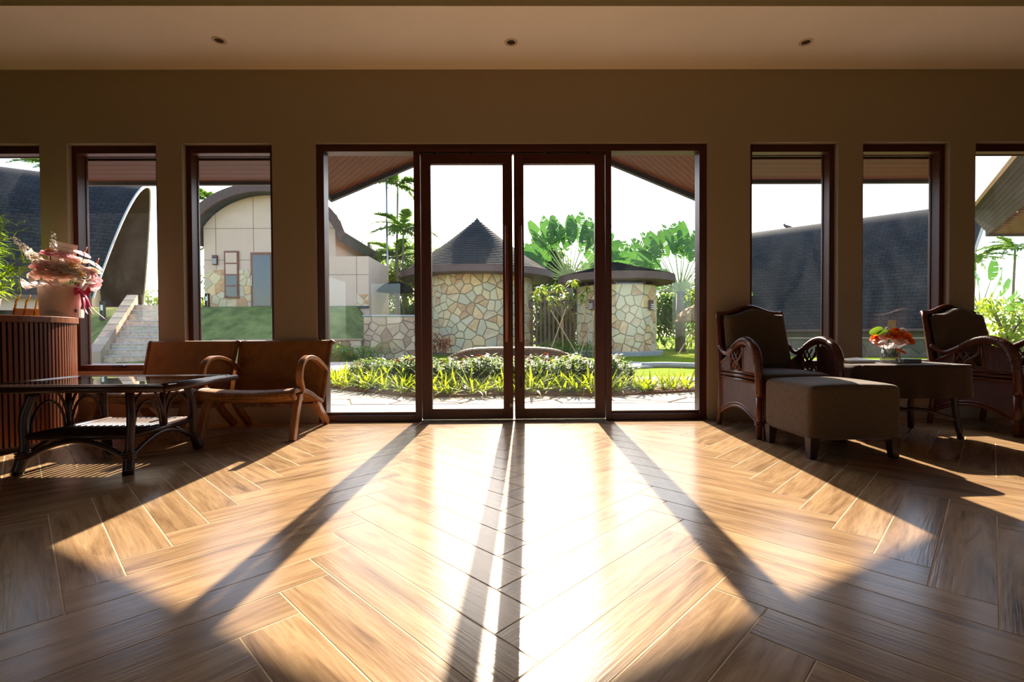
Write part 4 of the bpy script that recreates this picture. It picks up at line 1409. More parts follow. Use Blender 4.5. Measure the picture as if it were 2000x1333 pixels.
# planting bed
bedp = [(-2.95, 7.5), (-2.62, 7.05), (-2.08, 6.5), (-1.68, 6.25), (-1.06, 5.80), (-0.56, 5.83), (-0.04, 5.97), (0.42, 5.92), (0.96, 5.80), (1.41, 5.87), (1.96, 6.04), (2.45, 6.2), (2.65, 6.5), (2.0, 7.1), (1.75, 8.7), (-1.5, 8.9), (-2.5, 8.5)]
bd = MB().prism(bedp, -0.04, 0.02).build('planting_bed', M['soil'])
tag(bd, 'brown mulched planting bed outside the doors', 'flower bed', kind='structure')


def in_poly(x, y, poly, m=0.0):
    ins = False
    n = len(poly)
    for i in range(n):
        (a, b), (c, d) = poly[i], poly[(i + 1) % n]
        if (b > y) != (d > y) and x < (c - a) * (y - b) / (d - b) + a:
            ins = not ins
    return ins


def front_y(x):
    F = bedp[:12]
    for (a, b), (c, d) in zip(F, F[1:]):
        if a <= x <= c:
            return b + (d - b) * (x - a) / (c - a)
    return 6.2


M['lily'] = leafmat('lily_leaf', lin(52, 92, 16), lin(162, 172, 36), 0.5, 0.45, tint=lin(190, 204, 26), nscale=5)
M['shrub'] = leafmat('shrub_leaf', lin(34, 70, 14), lin(110, 138, 36), 0.48, 0.55, tint=lin(166, 194, 28), nscale=6)
M['redtip'] = leafmat('red_flower_tip', lin(130, 44, 24), lin(190, 90, 40), 0.3, 0.5)
rd = random.Random(31)
def place(x, y, y0):
    k = x / y
    pane = 'outside the left side pane' if k < -0.185 else 'outside the left door leaf' if k < 0.012 else 'outside the right door leaf' if k < 0.20 else 'outside the right side pane'
    row = ('in the front row', 'in the second row', 'in the third row', 'in the fourth row', 'in the fifth row', 'in the sixth row', 'in the seventh row', 'in the eighth row', 'in the rear row')[max(0, min(8, int((y - y0) / 0.25)))]
    return pane + ' ' + row


lily_me = []
for v in range(6):
    b = MB()
    for i in range(20):
        a = rd.uniform(0, 2 * PI)
        el = rd.uniform(0.45, 1.35)
        d = Vector((math.cos(a) * math.cos(el), math.sin(a) * math.cos(el), math.sin(el)))
        blade(b, (math.cos(a) * 0.02, math.sin(a) * 0.02, 0.0), d, rd.uniform(0.28, 0.50), rd.uniform(0.022, 0.038), rd.uniform(0.15, 0.6), segs=5)
    lily_me.append(b.mesh('lily_clump', M['lily'], True))
shrub_me = []
for v in range(5):
    b = MB()
    for i in range(14):
        a = rd.uniform(0, 2 * PI)
        top = Vector((math.cos(a) * rd.uniform(0.03, 0.16), math.sin(a) * rd.uniform(0.03, 0.16), rd.uniform(0.20, 0.37)))
        b.tube([(0, 0, 0), top * 0.5 + Vector((0, 0, 0.03)), top], 0.004, 4)
        for q in range(13):
            t = rd.uniform(0.35, 1.05)
            aa = rd.uniform(0, 2 * PI)
            d = Vector((math.cos(aa), math.sin(aa), rd.uniform(-0.1, 0.8)))
            blade(b, top * t, d, rd.uniform(0.07, 0.12), rd.uniform(0.028, 0.045), rd.uniform(0.1, 0.5), segs=3)
    shrub_me.append(b.mesh('bedding_shrub', M['shrub'], True))
tip_me = MB()
for i in range(5):
    petal_flower(tip_me, (rd.uniform(-0.03, 0.03), rd.uniform(-0.03, 0.03), rd.uniform(0, 0.03)), 0.026, (rd.uniform(-0.5, 0.5), rd.uniform(-0.5, 0.5), 1), 2, i)
tip_me = tip_me.mesh('red_tip', M['redtip'])
spots = []
x = -2.75
while x < 2.45:
    for row in range(4):
        yy = front_y(x) + 0.12 + row * 0.20 + rd.uniform(-0.06, 0.06)
        if row > 1 and x > 1.75:
            continue
        if row > 2 and x > -0.9:
            continue
        spots.append((x + rd.uniform(-0.07, 0.07), yy))
    x += 0.19
for i, (x, y) in enumerate(spots):
    o = link('lily_clump', lily_me[i % 6], None, (x, y, 0.02), (0, 0, rd.uniform(0, 6.28)))
    s = rd.uniform(0.75, 1.15) * (0.85 if x > 1.6 else 1.0)
    o.scale = (s, s, s)
    tag(o, 'strappy yellow green lily clump %s' % place(x, y, front_y(x)), 'plant', 'lily clumps along the bed front')
sh = []
yy = 6.55
while yy < 8.6:
    x = -2.3 + max(0, 7.4 - yy) * 0.9
    while x < 1.75:
        px, py = x + rd.uniform(-0.08, 0.08), yy + rd.uniform(-0.08, 0.08)
        if in_poly(px, py, bedp) and py > front_y(px) + 0.55:
            sh.append((px, py))
        x += 0.24
    yy += 0.25
for i, (x, y) in enumerate(sh):
    o = link('bedding_shrub', shrub_me[i % 5], None, (x, y, 0.02), (0, 0, rd.uniform(0, 6.28)))
    s = rd.uniform(0.85, 1.15) * (1.0 - 0.32 * max(0.0, min(1.0, (y - 7.0) / 1.4)))
    o.scale = (s, s, s)
    tag(o, 'low leafy green shrub %s' % place(x, y, 6.4), 'plant', 'leafy shrubs filling the bed')
    if rd.random() < 0.5:
        link('red_tip', tip_me, o, (rd.uniform(-0.1, 0.1), rd.uniform(-0.1, 0.1), rd.uniform(0.30, 0.38)))

# wave-shaped timber bench behind the bed
bn = thing('wave_bench', 'wave shaped timber bench with pale top behind the bed', 'bench', (0.05, 9.1, 0.03))
prof = smooth_path([(-1.35, 0, 0.10), (-1.22, 0, 0.24), (-1.0, 0, 0.355), (-0.78, 0, 0.42), (-0.5, 0, 0.445), (0.0, 0, 0.45), (0.5, 0, 0.445), (0.82, 0, 0.41), (1.05, 0, 0.34), (1.25, 0, 0.22), (1.36, 0, 0.10)], 4)
bs = wood('bench_slat_wood', lin(176, 150, 124), lin(206, 184, 160), 0.55, 'Y')
for i in range(len(prof) - 1):
    p, q = prof[i], prof[i + 1]
    m_, d = (p + q) / 2, (q - p)
    MB().obox((0, 0, 0), (d.length / 2 - 0.004, 0, 0), (0, 0.27, 0), (0, 0, 0.014)).build('slat', bs, bn, loc=tuple(m_), rot=(0, -math.atan2(d.z, d.x), 0))
for yy in (-0.255, 0.255):
    n = len(prof)
    vs = [(p.x, yy - 0.02, p.z - 0.016) for p in prof] + [(p.x, yy - 0.02, max(-0.06, p.z - 0.30)) for p in prof] + [(p.x, yy + 0.02, p.z - 0.016) for p in prof] + [(p.x, yy + 0.02, max(-0.06, p.z - 0.30)) for p in prof]
    fs = []
    for i in range(n - 1):
        fs += [(i, i + 1, n + i + 1, n + i), (2 * n + i, 3 * n + i, 3 * n + i + 1, 2 * n + i + 1), (i, 2 * n + i, 2 * n + i + 1, i + 1), (n + i, n + i + 1, 3 * n + i + 1, 3 * n + i)]
    MB().add(vs, fs).build('side_panel', M['timber'], bn)
for x in (-0.8, 0.0, 0.8):
    MB().box(x - 0.05, x + 0.05, -0.23, 0.23, -0.07, 0.16).build('support', M['timber'], bn)

# ------------------------------------------------------------------ round stone huts
def hut_lamp(x, y, z, ang, label):
    t = thing('wall_lamp', label, 'wall lamp', (x, y, z), ang)
    MB().box(-0.09, 0.09, 0, 0.10, -0.18, 0.18).build('housing', M['fasciabrown'], t, bevel=0.006)
    for k in range(3):
        MB().box(-0.075, 0.075, -0.012, 0.005, -0.135 + k * 0.07, -0.105 + k * 0.07).build('louvre', M['lampglass'], t)
    return t


def drum(t, r, h, cell, a0, a1, seed, zb=0.0):
    MB().lathe([(r, zb - 0.07), (r, h), (r - 0.25, h), (r - 0.25, zb)], 64).build('wall_core', M['mortar'], t)
    for poly in vor((a1 - a0) * r, h - zb, cell, seed, 0.022):
        stone_piece(poly, lambda s, z, d: ((r + d) * math.cos(a0 + s / r), (r + d) * math.sin(a0 + s / r), z + zb), random.uniform(0.025, 0.05), M['stone'], t, 'stone')


h1 = thing('round_hut', 'round stone hut with a pointed dark shingle roof', 'hut', (-1.25, 20.5, 0))
drum(h1, 2.30, 3.0, 0.33, -PI + 0.25, -0.25, 5)


def cone_roof(t, r, z0, z1, mat, rim, sag=0.12):
    seg, rows = 72, max(8, round(math.hypot(r, z1 - z0) / 0.16))
    vs, uvs, fs = [], [], []
    ring = 0
    for j in range(rows):
        for e, v in ((0.030, j / rows), (0.004, (j + 1) / rows)):
            rr = max(0.02, r * (1 - v))
            for i in range(seg + 1):
                a = 2 * PI * i / seg
                vs.append((rr * math.cos(a), rr * math.sin(a), z0 + (z1 - z0) * v - sag * math.sin(PI * v) + e))
                uvs.append((a * r * 0.7, 0.16 * (j + (0.02 if e > 0.01 else 0.98))))
            ring += 1
    for j in range(ring - 1):
        for i in range(seg):
            q = j * (seg + 1) + i
            fs.append((q, q + 1, q + seg + 2, q + seg + 1))
    o = MB().add(vs, fs).build('roof_cover', mat, t)
    uv = o.data.uv_layers.new(name='UVMap')
    for lp in o.data.loops:
        uv.data[lp.index].uv = uvs[lp.vertex_index]
    MB().lathe([(r - 0.02, z0 - rim), (r + 0.01, z0 - rim), (r + 0.015, z0 + 0.01), (r - 0.05, z0 + 0.015), (r - 0.06, z0 - rim + 0.04), (r - 0.9, z0 - rim + 0.06), (r - 0.9, z0 - rim + 0.03)], 72).build('roof_rim', M['fasciabrown'], t)


cone_roof(h1, 3.16, 3.22, 5.55, M['shingle_cone'], 0.24)
MB().lathe([(0.06, 5.40), (0.05, 5.56), (0.0, 5.62)], 10).build('finial', M['fascia'], h1)
for ang, lb in ((-2.42, 'louvred wall lamp at the left of the pointed roof hut'), (-0.42, 'louvred wall lamp at the right of the pointed roof hut')):
    hut_lamp(-1.25 + 2.44 * math.cos(ang), 20.5 + 2.44 * math.sin(ang), 1.95, ang + PI / 2, lb)

h2 = thing('round_hut', 'round stone hut under a low flat brown rimmed roof', 'hut', (4.08, 18.4, 0))
drum(h2, 1.46, 2.46, 0.34, -PI + 0.15, -0.05, 9)
MB().lathe([(1.72, -0.07), (1.74, 0.06), (1.70, 0.085), (1.40, 0.085)], 64).build('plinth', M['concrete'], h2)
cone_roof(h2, 2.15, 2.82, 3.42, M['shingle_cone'], 0.24, 0.02)
for k in range(7):
    a = 2 * PI * k / 7
    MB().tube([(1.3 * math.cos(a), 1.3 * math.sin(a), 2.40), (1.3 * math.cos(a), 1.3 * math.sin(a), 2.75)], 0.06, 8).build('roof_post', M['timber'], h2)
hut_lamp(4.08 + 1.60 * math.cos(-0.86), 18.4 + 1.60 * math.sin(-0.86), 1.72, -0.86 + PI / 2, 'louvred wall lamp on the flat roofed stone hut, right side')
hut_lamp(4.08 + 1.60 * math.cos(-2.35), 18.4 + 1.60 * math.sin(-2.35), 1.75, -2.35 + PI / 2, 'louvred wall lamp on the flat roofed stone hut beside the fence')

fn = thing('slat_fence', 'upright timber slat fence between the two stone huts', 'fence', (1.85, 19.6, 0))
for k in range(11):
    MB().box(-0.04, 0.04, -0.03, 0.03, -0.07, 2.3 + 0.05 * math.sin(k * 3)).build('slat', M['timber'], fn, loc=(-0.85 + k * 0.17, 0, 0))
MB().box(-0.95, 0.95, 0.03, 0.07, 0.3, 0.38).build('rail', M['timber'], fn)
MB().box(-0.95, 0.95, 0.03, 0.07, 2.0, 2.08).build('rail', M['timber'], fn)
MB().box(-0.98, 0.7, -0.10, 0.10, 2.36, 2.44).build('cap_beam', M['bambooPole'], fn)

# ------------------------------------------------------------------ raised terrace, stone steps, houses on the left
def terr(x, y):
    k = max(0.0, min(1.0, (y - 14.6) / 3.2))
    k = k * k * (3 - 2 * k)
    e = max(0.0, min(1.0, (-4.6 - x) / 0.6))
    lx = (x + 11.0) * math.cos(R(20)) + (y - 14.8) * math.sin(R(20))
    dip = 0.40 if (-1.1 < lx < 0.6 and y < 17.6) else 0.0
    return -0.09 - dip + (0.45 * (1 if y > 14.5 else 0) + 1.42 * k) * e


ter = MB().grid(lambda u, v: (-40 + 36.0 * u, 14.4 + 40 * v ** 1.6, terr(-40 + 36.0 * u, 14.4 + 40 * v ** 1.6)), 72, 60).build('terrace', M['slope'], smooth=True)
tag(ter, 'raised grassy terrace sloping up to the houses on the left', 'lawn', kind='structure')


def stone_wall(name, label, p, q, h, th, cell, seed, mat, zb=-0.07):
    p, q = Vector((p[0], p[1], 0)), Vector((q[0], q[1], 0))
    d = (q - p)
    ln = d.length
    ang = math.atan2(d.y, d.x)
    t = thing(name, label, 'wall', tuple(p + Vector((0, 0, zb))), ang, kind='structure')
    MB().box(0, ln, 0, th, 0, h).build('wall_core', M['mortar'], t)
    for poly in vor(ln, h, cell, seed, 0.02):
        stone_piece(poly, lambda s, z, e: (s, -e, z), random.uniform(0.02, 0.045), mat, t, 'stone')
    MB().box(-0.03, ln + 0.03, -0.06, th + 0.03, h, h + 0.06).build('coping', M['concrete'] if h > 1 else mat, t, bevel=0.01)
    return t


stone_wall('retaining_wall', 'low beige stone retaining wall at the foot of the grassy slope', (-9.0, 15.0), (-4.62, 15.4), 0.62, 0.3, 0.28, 41, M['stonebeige'])
stone_wall('retaining_wall', 'taller stone retaining wall left of the pointed roof hut', (-4.6, 15.6), (-2.9, 16.0), 1.38, 0.3, 0.27, 42, M['stonebeige'])
stone_wall('retaining_wall', 'low stone wall beside the foot of the outdoor steps', (-16.5, 14.40), (-12.45, 14.40), 0.50, 0.3, 0.40, 43, M['stonebeige'])
sp = thing('stone_steps', 'flight of pale stone steps climbing the grassy slope', 'steps', (-11.0, 14.8, -0.07), R(20))
for k in range(10):
    MB().box(-1.0, 0.45, k * 0.29, k * 0.29 + 0.36, 0.0, 0.185 * (k + 1)).build('step', plain('step_stone_%d' % k, lin(204 - 2 * (k % 3) * 4, 178, 152), 0.85, var=0.25, nscale=9, bmp=0.4), sp, bevel=0.012)
    MB().box(-1.0, 0.45, k * 0.29 - 0.02, k * 0.29 + 0.29, 0.185 * (k + 1), 0.185 * (k + 1) + 0.025).build('tread', M['pale'], sp, bevel=0.006)
for k in range(9):
    y0 = k * 0.34 - 0.15
    z0 = 0.36 + k * 0.21
    MB().add([(-1.32, y0, 0), (-1.0, y0, 0), (-1.0, y0 + 0.335, 0), (-1.32, y0 + 0.335, 0), (-1.32, y0, z0), (-1.0, y0, z0), (-1.0, y0 + 0.335, z0 + 0.20), (-1.32, y0 + 0.335, z0 + 0.20)],
             [(0, 3, 2, 1), (4, 5, 6, 7), (0, 1, 5, 4), (1, 2, 6, 5), (2, 3, 7, 6), (3, 0, 4, 7)]).build('parapet_stone', M['stonebeige'], sp, bevel=0.01)


def arch_roof(name, label, tip, d, length, hw, zr, ze, recess, wall_inset, tail_recess=0.6, wall_mat='cream', zground=0.0, recess_far=None):
    """boat-shaped roof: curved slopes from a ridge that juts out beyond the eaves"""
    d = Vector((d[0], d[1], 0)).normalized()
    n = Vector((d.y, -d.x, 0))
    tip = Vector((tip[0], tip[1], 0))
    t = thing(name, label, 'house', tuple(tip))
    TM = R(80)

    def fn(side, off):
        def f(u, v):
            th = TM * v
            lat_ = (hw - off) * math.sin(th) / math.sin(TM)
            z = ze + (zr - off - ze) * (math.cos(th) - math.cos(TM)) / (1 - math.cos(TM))
            k = v ** 1.5
            a = -(recess if side > 0 or recess_far is None else recess_far) * k
            b = -length + tail_recess * k
            return d * (a + (b - a) * u) + n * side * lat_ + Vector((0, 0, z))
        return f
    for side in (1, -1):
        nu, nv = 20, 18
        o = MB().grid(fn(side, 0.0), nu, nv, side < 0).build('roof_cover', M['shingle'], t, smooth=True)
        uv = o.data.uv_layers.new(name='UVMap')
        for lp in o.data.loops:
            i, j = lp.vertex_index % (nu + 1), lp.vertex_index // (nu + 1)
            uv.data[lp.index].uv = (i / nu * length, j / nv * 1.25 * math.hypot(hw, zr - ze))
        MB().grid(fn(side, 0.09), nu, nv, side > 0).build('roof_lining', M['roofunder'], t, smooth=True)
        for e, mt in ((0.0, 'pale'), (1.0, 'fasciabrown')):
            b = MB()
            A = [Vector(fn(side, 0.0)(e, j / 18)) for j in range(19)]
            B = [Vector(fn(side, 0.10)(e, j / 18)) for j in range(19)]
            o_ = d * (0.05 if e == 0 else -0.05)
            vs = A + B + [p + o_ for p in A] + [p + o_ for p in B]
            fs = []
            for j in range(18):
                fs += [(j, j + 1, 20 + j, 19 + j), (38 + j, 57 + j, 58 + j, 39 + j), (j, 38 + j, 39 + j, j + 1), (19 + j, 20 + j, 58 + j, 57 + j)]
            b.add(vs, fs).build('gable_edge', M[mt], t)
        E0, E1 = Vector(fn(side, 0.07)(0, 1)), Vector(fn(side, 0.07)(1, 1))
        MB().beam(E0, E1, 0.2, 0.10).build('eave_board', M['fasciabrown'], t)
    # end wall under the overhang
    for wi, nm in ((wall_inset, 'end_wall'), (length - wall_inset, 'end_wall')):
        pts = [n * (hw - 0.5) * s + Vector((0, 0, 0)) - d * wi for s in (-1, 1)]
        prof_ = []
        for i in range(-12, 13):
            th = R(78) * abs(i) / 12
            prof_.append((math.copysign((hw - 0.45) * math.sin(th), i), ze + (zr - 0.35 - ze) * math.cos(th)))
        poly = [(prof_[0][0], zground)] + prof_ + [(prof_[-1][0], zground)]
        m_ = len(poly)
        vs = [n * s - d * wi + Vector((0, 0, z)) for s, z in poly] + [n * s - d * (wi + 0.15) + Vector((0, 0, z)) for s, z in poly]
        fs = [tuple(range(m_)), tuple(range(m_, 2 * m_))[::-1]] + [(i, (i + 1) % m_, m_ + (i + 1) % m_, m_ + i) for i in range(m_)]
        MB().add(vs, fs).build(nm, M[wall_mat], t)
    for side in (1, -1):
        p = n * side * (hw - 0.45) - d * wall_inset
        q = n * side * (hw - 0.45) - d * (length - wall_inset)
        MB().beam(p + Vector((0, 0, (zground + ze) / 2 + 0.25)), q + Vector((0, 0, (zground + ze) / 2 + 0.25)), 0.15, ze - zground + 0.5).build('side_wall', M[wall_mat], t)
    return t


arch_roof('curved_roof_house', 'dark shingled house with curved roof above the stone steps on the left', (-14.9, 20.5), (0.85, 0.53), 13, 3.3, 6.94, 2.05, 1.4, 2.0, zground=1.6, recess_far=0.55)
lh = hut_lamp(-15.2, 17.95, 3.5, -0.5, 'louvred wall lamp under the curved roof by the stone steps')
arch_roof('curved_roof_house', 'huge dark curved shingle roof house filling the right hand windows', (19.7, 19.6), (0.735, -0.68), 11.0, 3.2, 6.0, 0.80, 1.3, 1.6, zground=-0.07, wall_mat='olive')
hr = bpy.data.objects['curved_roof_house.001']
MB().tube(smooth_path([(-5.30, 4.90, 5.80), (-5.38, 4.96, 5.98), (-5.55, 5.12, 6.14), (-5.60, 5.16, 6.26)], 4), [0.13, 0.13, 0.12, 0.12, 0.11, 0.1, 0.09, 0.08, 0.07, 0.06, 0.05, 0.04, 0.02], 6).build('ridge_horn', M['fasciabrown'], hr, smooth=True)
stone_wall('garden_wall', 'low rough stone wall below the big dark roof on the right', (8.8, 16.6), (15.5, 13.8), 0.55, 0.3, 0.34, 44, M['stone_shaded'])

# arched cream house seen through the window nearest the doors
ah = thing('arched_house', 'cream rendered house with a broad brown arched roof and stone base', 'house', (-9.05, 18.7, 1.74))
HWD = 2.50


def arch_z(x, r0=0.0):
    return 2.02 + r0 + 2.30 * math.sqrt(max(0, 1 - (x / (2.85 + r0)) ** 2))


n = 28
xs = [-HWD + 2 * HWD * i / n for i in range(n + 1)]
poly = [(-HWD, -0.2)] + [(x, arch_z(x)) for x in xs] + [(HWD, -0.2)]
m_ = len(poly)
MB().add([(x, 0, z) for x, z in poly] + [(x, 5.0, z) for x, z in poly],
         [tuple(range(m_))[::-1], tuple(range(m_, 2 * m_))] + [(i, m_ + i, m_ + (i + 1) % m_, (i + 1) % m_) for i in range(m_)]).build('wall', M['cream'], ah)
xr = [-2.84 + 5.68 * i / 40 for i in range(41)]
A = [(x * 0.999, arch_z(x * 0.985)) for x in xr]
B = [(x * 1.07, arch_z(x * 0.985) + 0.33) for x in xr]
for y0, y1, nm, mt in ((-0.55, -0.45, 'arch_fascia', M['fasciabrown']), (-0.45, 5.3, 'roof_vault', M['fascia'])):
    vs = [(x, y, z) for P_ in (A, B) for y in (y0, y1) for x, z in P_]
    K = 41
    fs = []
    for i in range(K - 1):
        fs += [(i, 2 * K + i, 2 * K + i + 1, i + 1), (K + i, K + i + 1, 3 * K + i + 1, 3 * K + i), (i, i + 1, K + i + 1, K + i), (2 * K + i, 3 * K + i, 3 * K + i + 1, 2 * K + i + 1)]
    fs += [(0, K, 3 * K, 2 * K), (K - 1, 3 * K - 1, 4 * K - 1, 2 * K - 1)]
    MB().add(vs, fs).build(nm, mt, ah)
for z in (1.85, 3.05):
    MB().box(-HWD, HWD, -0.004, 0.0, z, z + 0.022).build('wall_joint', M['mortar'], ah)
for x in (-2.05, -0.62, 0.62, 1.9):
    MB().box(x, x + 0.022, -0.004, 0.0, 1.5, arch_z(x) - 0.02).build('wall_joint', M['mortar'], ah)
for poly in vor(2 * HWD, 1.45, 0.30, 77, 0.018):
    cx = sum(p[0] for p in poly) / len(poly) - HWD
    cz = sum(p[1] for p in poly) / len(poly)
    if -0.70 < cx < 0.95:
        continue
    stone_piece(poly, lambda s, z, d: (s - HWD, -d, z + 0.05), random.uniform(0.02, 0.04), M['stone'], ah, 'stone')
wn_ = link('slit_window', None, ah, (-1.43, -0.02, 0.40))
MB().box(-0.27, 0.27, -0.05, 0.0, 0.0, 1.80).box(-0.02, 0.02, -0.05, 0, 0, 0.01).build('window_frame', wood('house_frame_wood', lin(112, 62, 44), lin(140, 84, 60), 0.5, 'Z'), wn_)
for k in range(4):
    MB().box(-0.21, 0.21, -0.065, -0.05, 0.06 + k * 0.43, 0.44 + k * 0.43).build('pane', M['windowdark'] if k < 2 else M['cream'], wn_)
dr = link('entrance_door', None, ah, (0.10, -0.02, 0.02))
MB().box(-0.80, 0.80, -0.05, 0.0, 0.0, 2.12).build('door_frame', bpy.data.materials['house_frame_wood'], dr)
for s in (-1, 1):
    MB().box(s * 0.38 - 0.33, s * 0.38 + 0.33, -0.065, -0.05, 0.08, 2.02).build('pane', M['windowdark'], dr)
MB().tube([(-0.75, -0.09, 0.85), (-0.75, -0.09, 1.25)], 0.015, 6).build('handle', M['alu'], dr)
hut_lamp(-11.10, 18.60, 3.60, 0, 'louvred wall lamp on the cream arched house')
ax_ = thing('annex_building', 'low flat topped cream annex beside the arched house', 'building', (-5.60, 17.9, 1.72))
MB().box(-0.92, 0.53, 0, 3.0, -0.4, 1.88).build('wall', M['cream'], ax_)
MB().box(-0.92, 0.53, -0.004, 0, 1.20, 1.22).build('wall_joint', M['mortar'], ax_)
MB().box(0.08, 0.10, -0.004, 0, 0.0, 1.88).build('wall_joint', M['mortar'], ax_)
for poly in vor(0.44, 0.5, 0.22, 78, 0.016):
    stone_piece(poly, lambda s, z, d: (s + 0.08, -d, z), random.uniform(0.02, 0.035), M['stone'], ax_, 'stone')
MB().box(-0.92, 0.55, -0.08, 0.0, -0.02, 0.06).build('plinth', M['fascia'], ax_)


def bollard(x, y, z, h, label):
    t = thing('bollard_light', label, 'garden light', (x, y, z))
    MB().box(-0.07, 0.07, -0.07, 0.07, 0, 0.08).build('base', M['black'], t)
    for s in (-1, 1):
        MB().box(s * 0.055 - 0.01, s * 0.055 + 0.01, -0.05, 0.05, 0.08, h).build('post', M['black'], t)
    MB().box(-0.065, 0.065, -0.055, 0.055, h, h + 0.04).build('cap', M['black'], t)
    MB().box(-0.045, 0.045, -0.045, 0.045, h * 0.55, h * 0.85).build('lamp_glass', M['lampglass'], t)


bollard(-11.05, 18.05, 1.74, 0.5, 'black bollard light on the lawn before the arched house')
bollard(-13.6, 16.5, terr(-13.6, 16.5), 0.6, 'black bollard light beside the stone steps')
bollard(-15.0, 17.6, terr(-15.0, 17.6), 0.75, 'black bollard light under the curved roof')

# our own wing: deep eave corner outside the far right window
M['rib'] = plain('ribbed_fascia', lin(46, 32, 28), 0.6, var=0.12)
wr_ = thing('wing_roof', 'dark ribbed eave corner of the right wing outside the window', 'roof', (7.05, 7.2, 2.19), kind='structure')
A0, A1 = Vector((0.10, 0.0, 0.0)), Vector((-1.97, -2.75, 0.0))
out_ = Vector((-1.0, 0.06, 0)).normalized()
for k in range(8):
    z0, z1 = k * 0.038, k * 0.038 + 0.034
    MB().add([A0 + out_ * (z0 * 0.9) + Vector((0, 0, z0)), A1 + out_ * (z0 * 0.9) + Vector((0, 0, z0)), A1 + out_ * (z1 * 0.9) + Vector((0, 0, z1)), A0 + out_ * (z1 * 0.9) + Vector((0, 0, z1)),
              A0 + out_ * (z0 * 0.9 - 0.03) + Vector((0, 0, z0)), A1 + out_ * (z0 * 0.9 - 0.03) + Vector((0, 0, z0)), A1 + out_ * (z1 * 0.9 - 0.03) + Vector((0, 0, z1)), A0 + out_ * (z1 * 0.9 - 0.03) + Vector((0, 0, z1))],
             [(0, 1, 2, 3), (4, 7, 6, 5), (0, 4, 5, 1), (1, 5, 6, 2), (2, 6, 7, 3), (3, 7, 4, 0)]).build('fascia_rib', M['rib'], wr_)
MB().beam(A0 + out_ * 0.29 + Vector((0.02, 0.02, 0.32)), A1 + out_ * 0.29 + Vector((0, 0, 0.32)), 0.06, 0.04).build('gutter_edge', M['pale'], wr_)
for k in range(18):
    y0 = -k * 0.15
    xa = 0.10 + (A1.x - 0.10) * (-y0 / 2.75) + 0.03
    MB().box(xa, 3.6, y0 - 0.145, y0, 0.0, 0.02).build('soffit_board', M['soffit'], wr_)
MB().box(0.1, 3.6, 0.0, 0.04, -0.03, 0.3).build('fascia_board', M['fascia'], wr_)
MB().add([(0.0, 0.05, 0.34), (3.6, 0.05, 0.34), (3.6, -2.75, 0.34), (-2.15, -2.75, 0.34), (0.0, 0.05, 0.40), (3.6, 0.05, 0.40), (3.6, -2.75, 0.40), (-2.15, -2.75, 0.40)],
         [(0, 1, 2, 3), (4, 7, 6, 5), (0, 4, 5, 1), (1, 5, 6, 2), (2, 6, 7, 3), (3, 7, 4, 0)]).build('deck', M['fascia'], wr_)

# flag pole and dark parasol on the left
fp = thing('flag_pole', 'tall thin grey metal flag pole left of the pointed roof hut', 'pole', (-5.15, 21.0, 1.6))
MB().lathe([(0.055, 0), (0.05, 2.5), (0.045, 2.52), (0.04, 6.0), (0.0, 6.02)], 10).build('shaft', M['alu'], fp, smooth=True)
MB().lathe([(0.12, 0), (0.12, 0.05), (0.06, 0.1)], 12).build('base', M['concrete'], fp)
ps = thing('garden_parasol', 'dark domed garden parasol in front of the trees', 'parasol', (-4.25, 18.6, 1.2))
MB().lathe([(0.72, 1.15), (0.66, 1.25), (0.45, 1.42), (0.2, 1.52), (0.0, 1.55), (0.2, 1.49), (0.45, 1.39), (0.64, 1.23)], 16).build('canopy', plain('dark_canvas', lin(26, 26, 24), 1.0, spec=0.0), ps, smooth=True)
MB().tube([(0, 0, 0), (0, 0, 1.5)], 0.03, 8).build('pole', M['timber'], ps)

# ------------------------------------------------------------------ trees and palms
M['palm'] = leafmat('palm_frond', lin(44, 84, 34), lin(110, 142, 62), 0.4, 0.35, tint=lin(150, 190, 50))
M['tree'] = leafmat('tree_leaf', lin(40, 78, 26), lin(110, 142, 46), 0.42, 0.4, tint=lin(160, 200, 40))
M['tree2'] = leafmat('bright_tree_leaf', lin(74, 110, 26), lin(160, 176, 56), 0.45, 0.4, tint=lin(190, 214, 44))
M['travel'] = leafmat('traveller_leaf', lin(34, 78, 40), lin(84, 126, 62), 0.3, 0.4, tint=lin(110, 170, 60), nscale=1.2)
M['petiole'] = plain('pale_petiole', lin(170, 176, 120), 0.5)


def frond_mesh(ln, seed, curl=0.7, lw=0.05, name='frond'):
    rd = random.Random(seed)
    b = MB()
    n = 22
    ax_ = [Vector((ln * t, 0, ln * (0.35 * t - curl * t * t))) for t in [i / n for i in range(n + 1)]]
    b.tube(ax_, [0.018 * ln * (1 - 0.8 * i / n) for i in range(n + 1)], 5)
    for i in range(3, n + 1):
        t = i / n
        for s in (-1, 1):
            l_ = ln * 0.36 * math.sin(PI * min(1, t * 0.8 + 0.14)) * rd.uniform(0.85, 1.1)
            blade(b, ax_[i], Vector((0.75, s * 1.0, rd.uniform(-0.15, 0.35))), l_, lw * ln, 0.45, segs=3)
            blade(b, ax_[i] + Vector((ln * 0.02, 0, 0)), Vector((0.9, s * 0.8, rd.uniform(-0.3, 0.5))), l_ * 0.9, lw * ln, 0.4, segs=3)
    return b.mesh(name, M['palm'], False)


fr_me = [frond_mesh(1.0, k, c) for k, c in ((1, 0.55), (2, 0.75), (3, 0.95))]


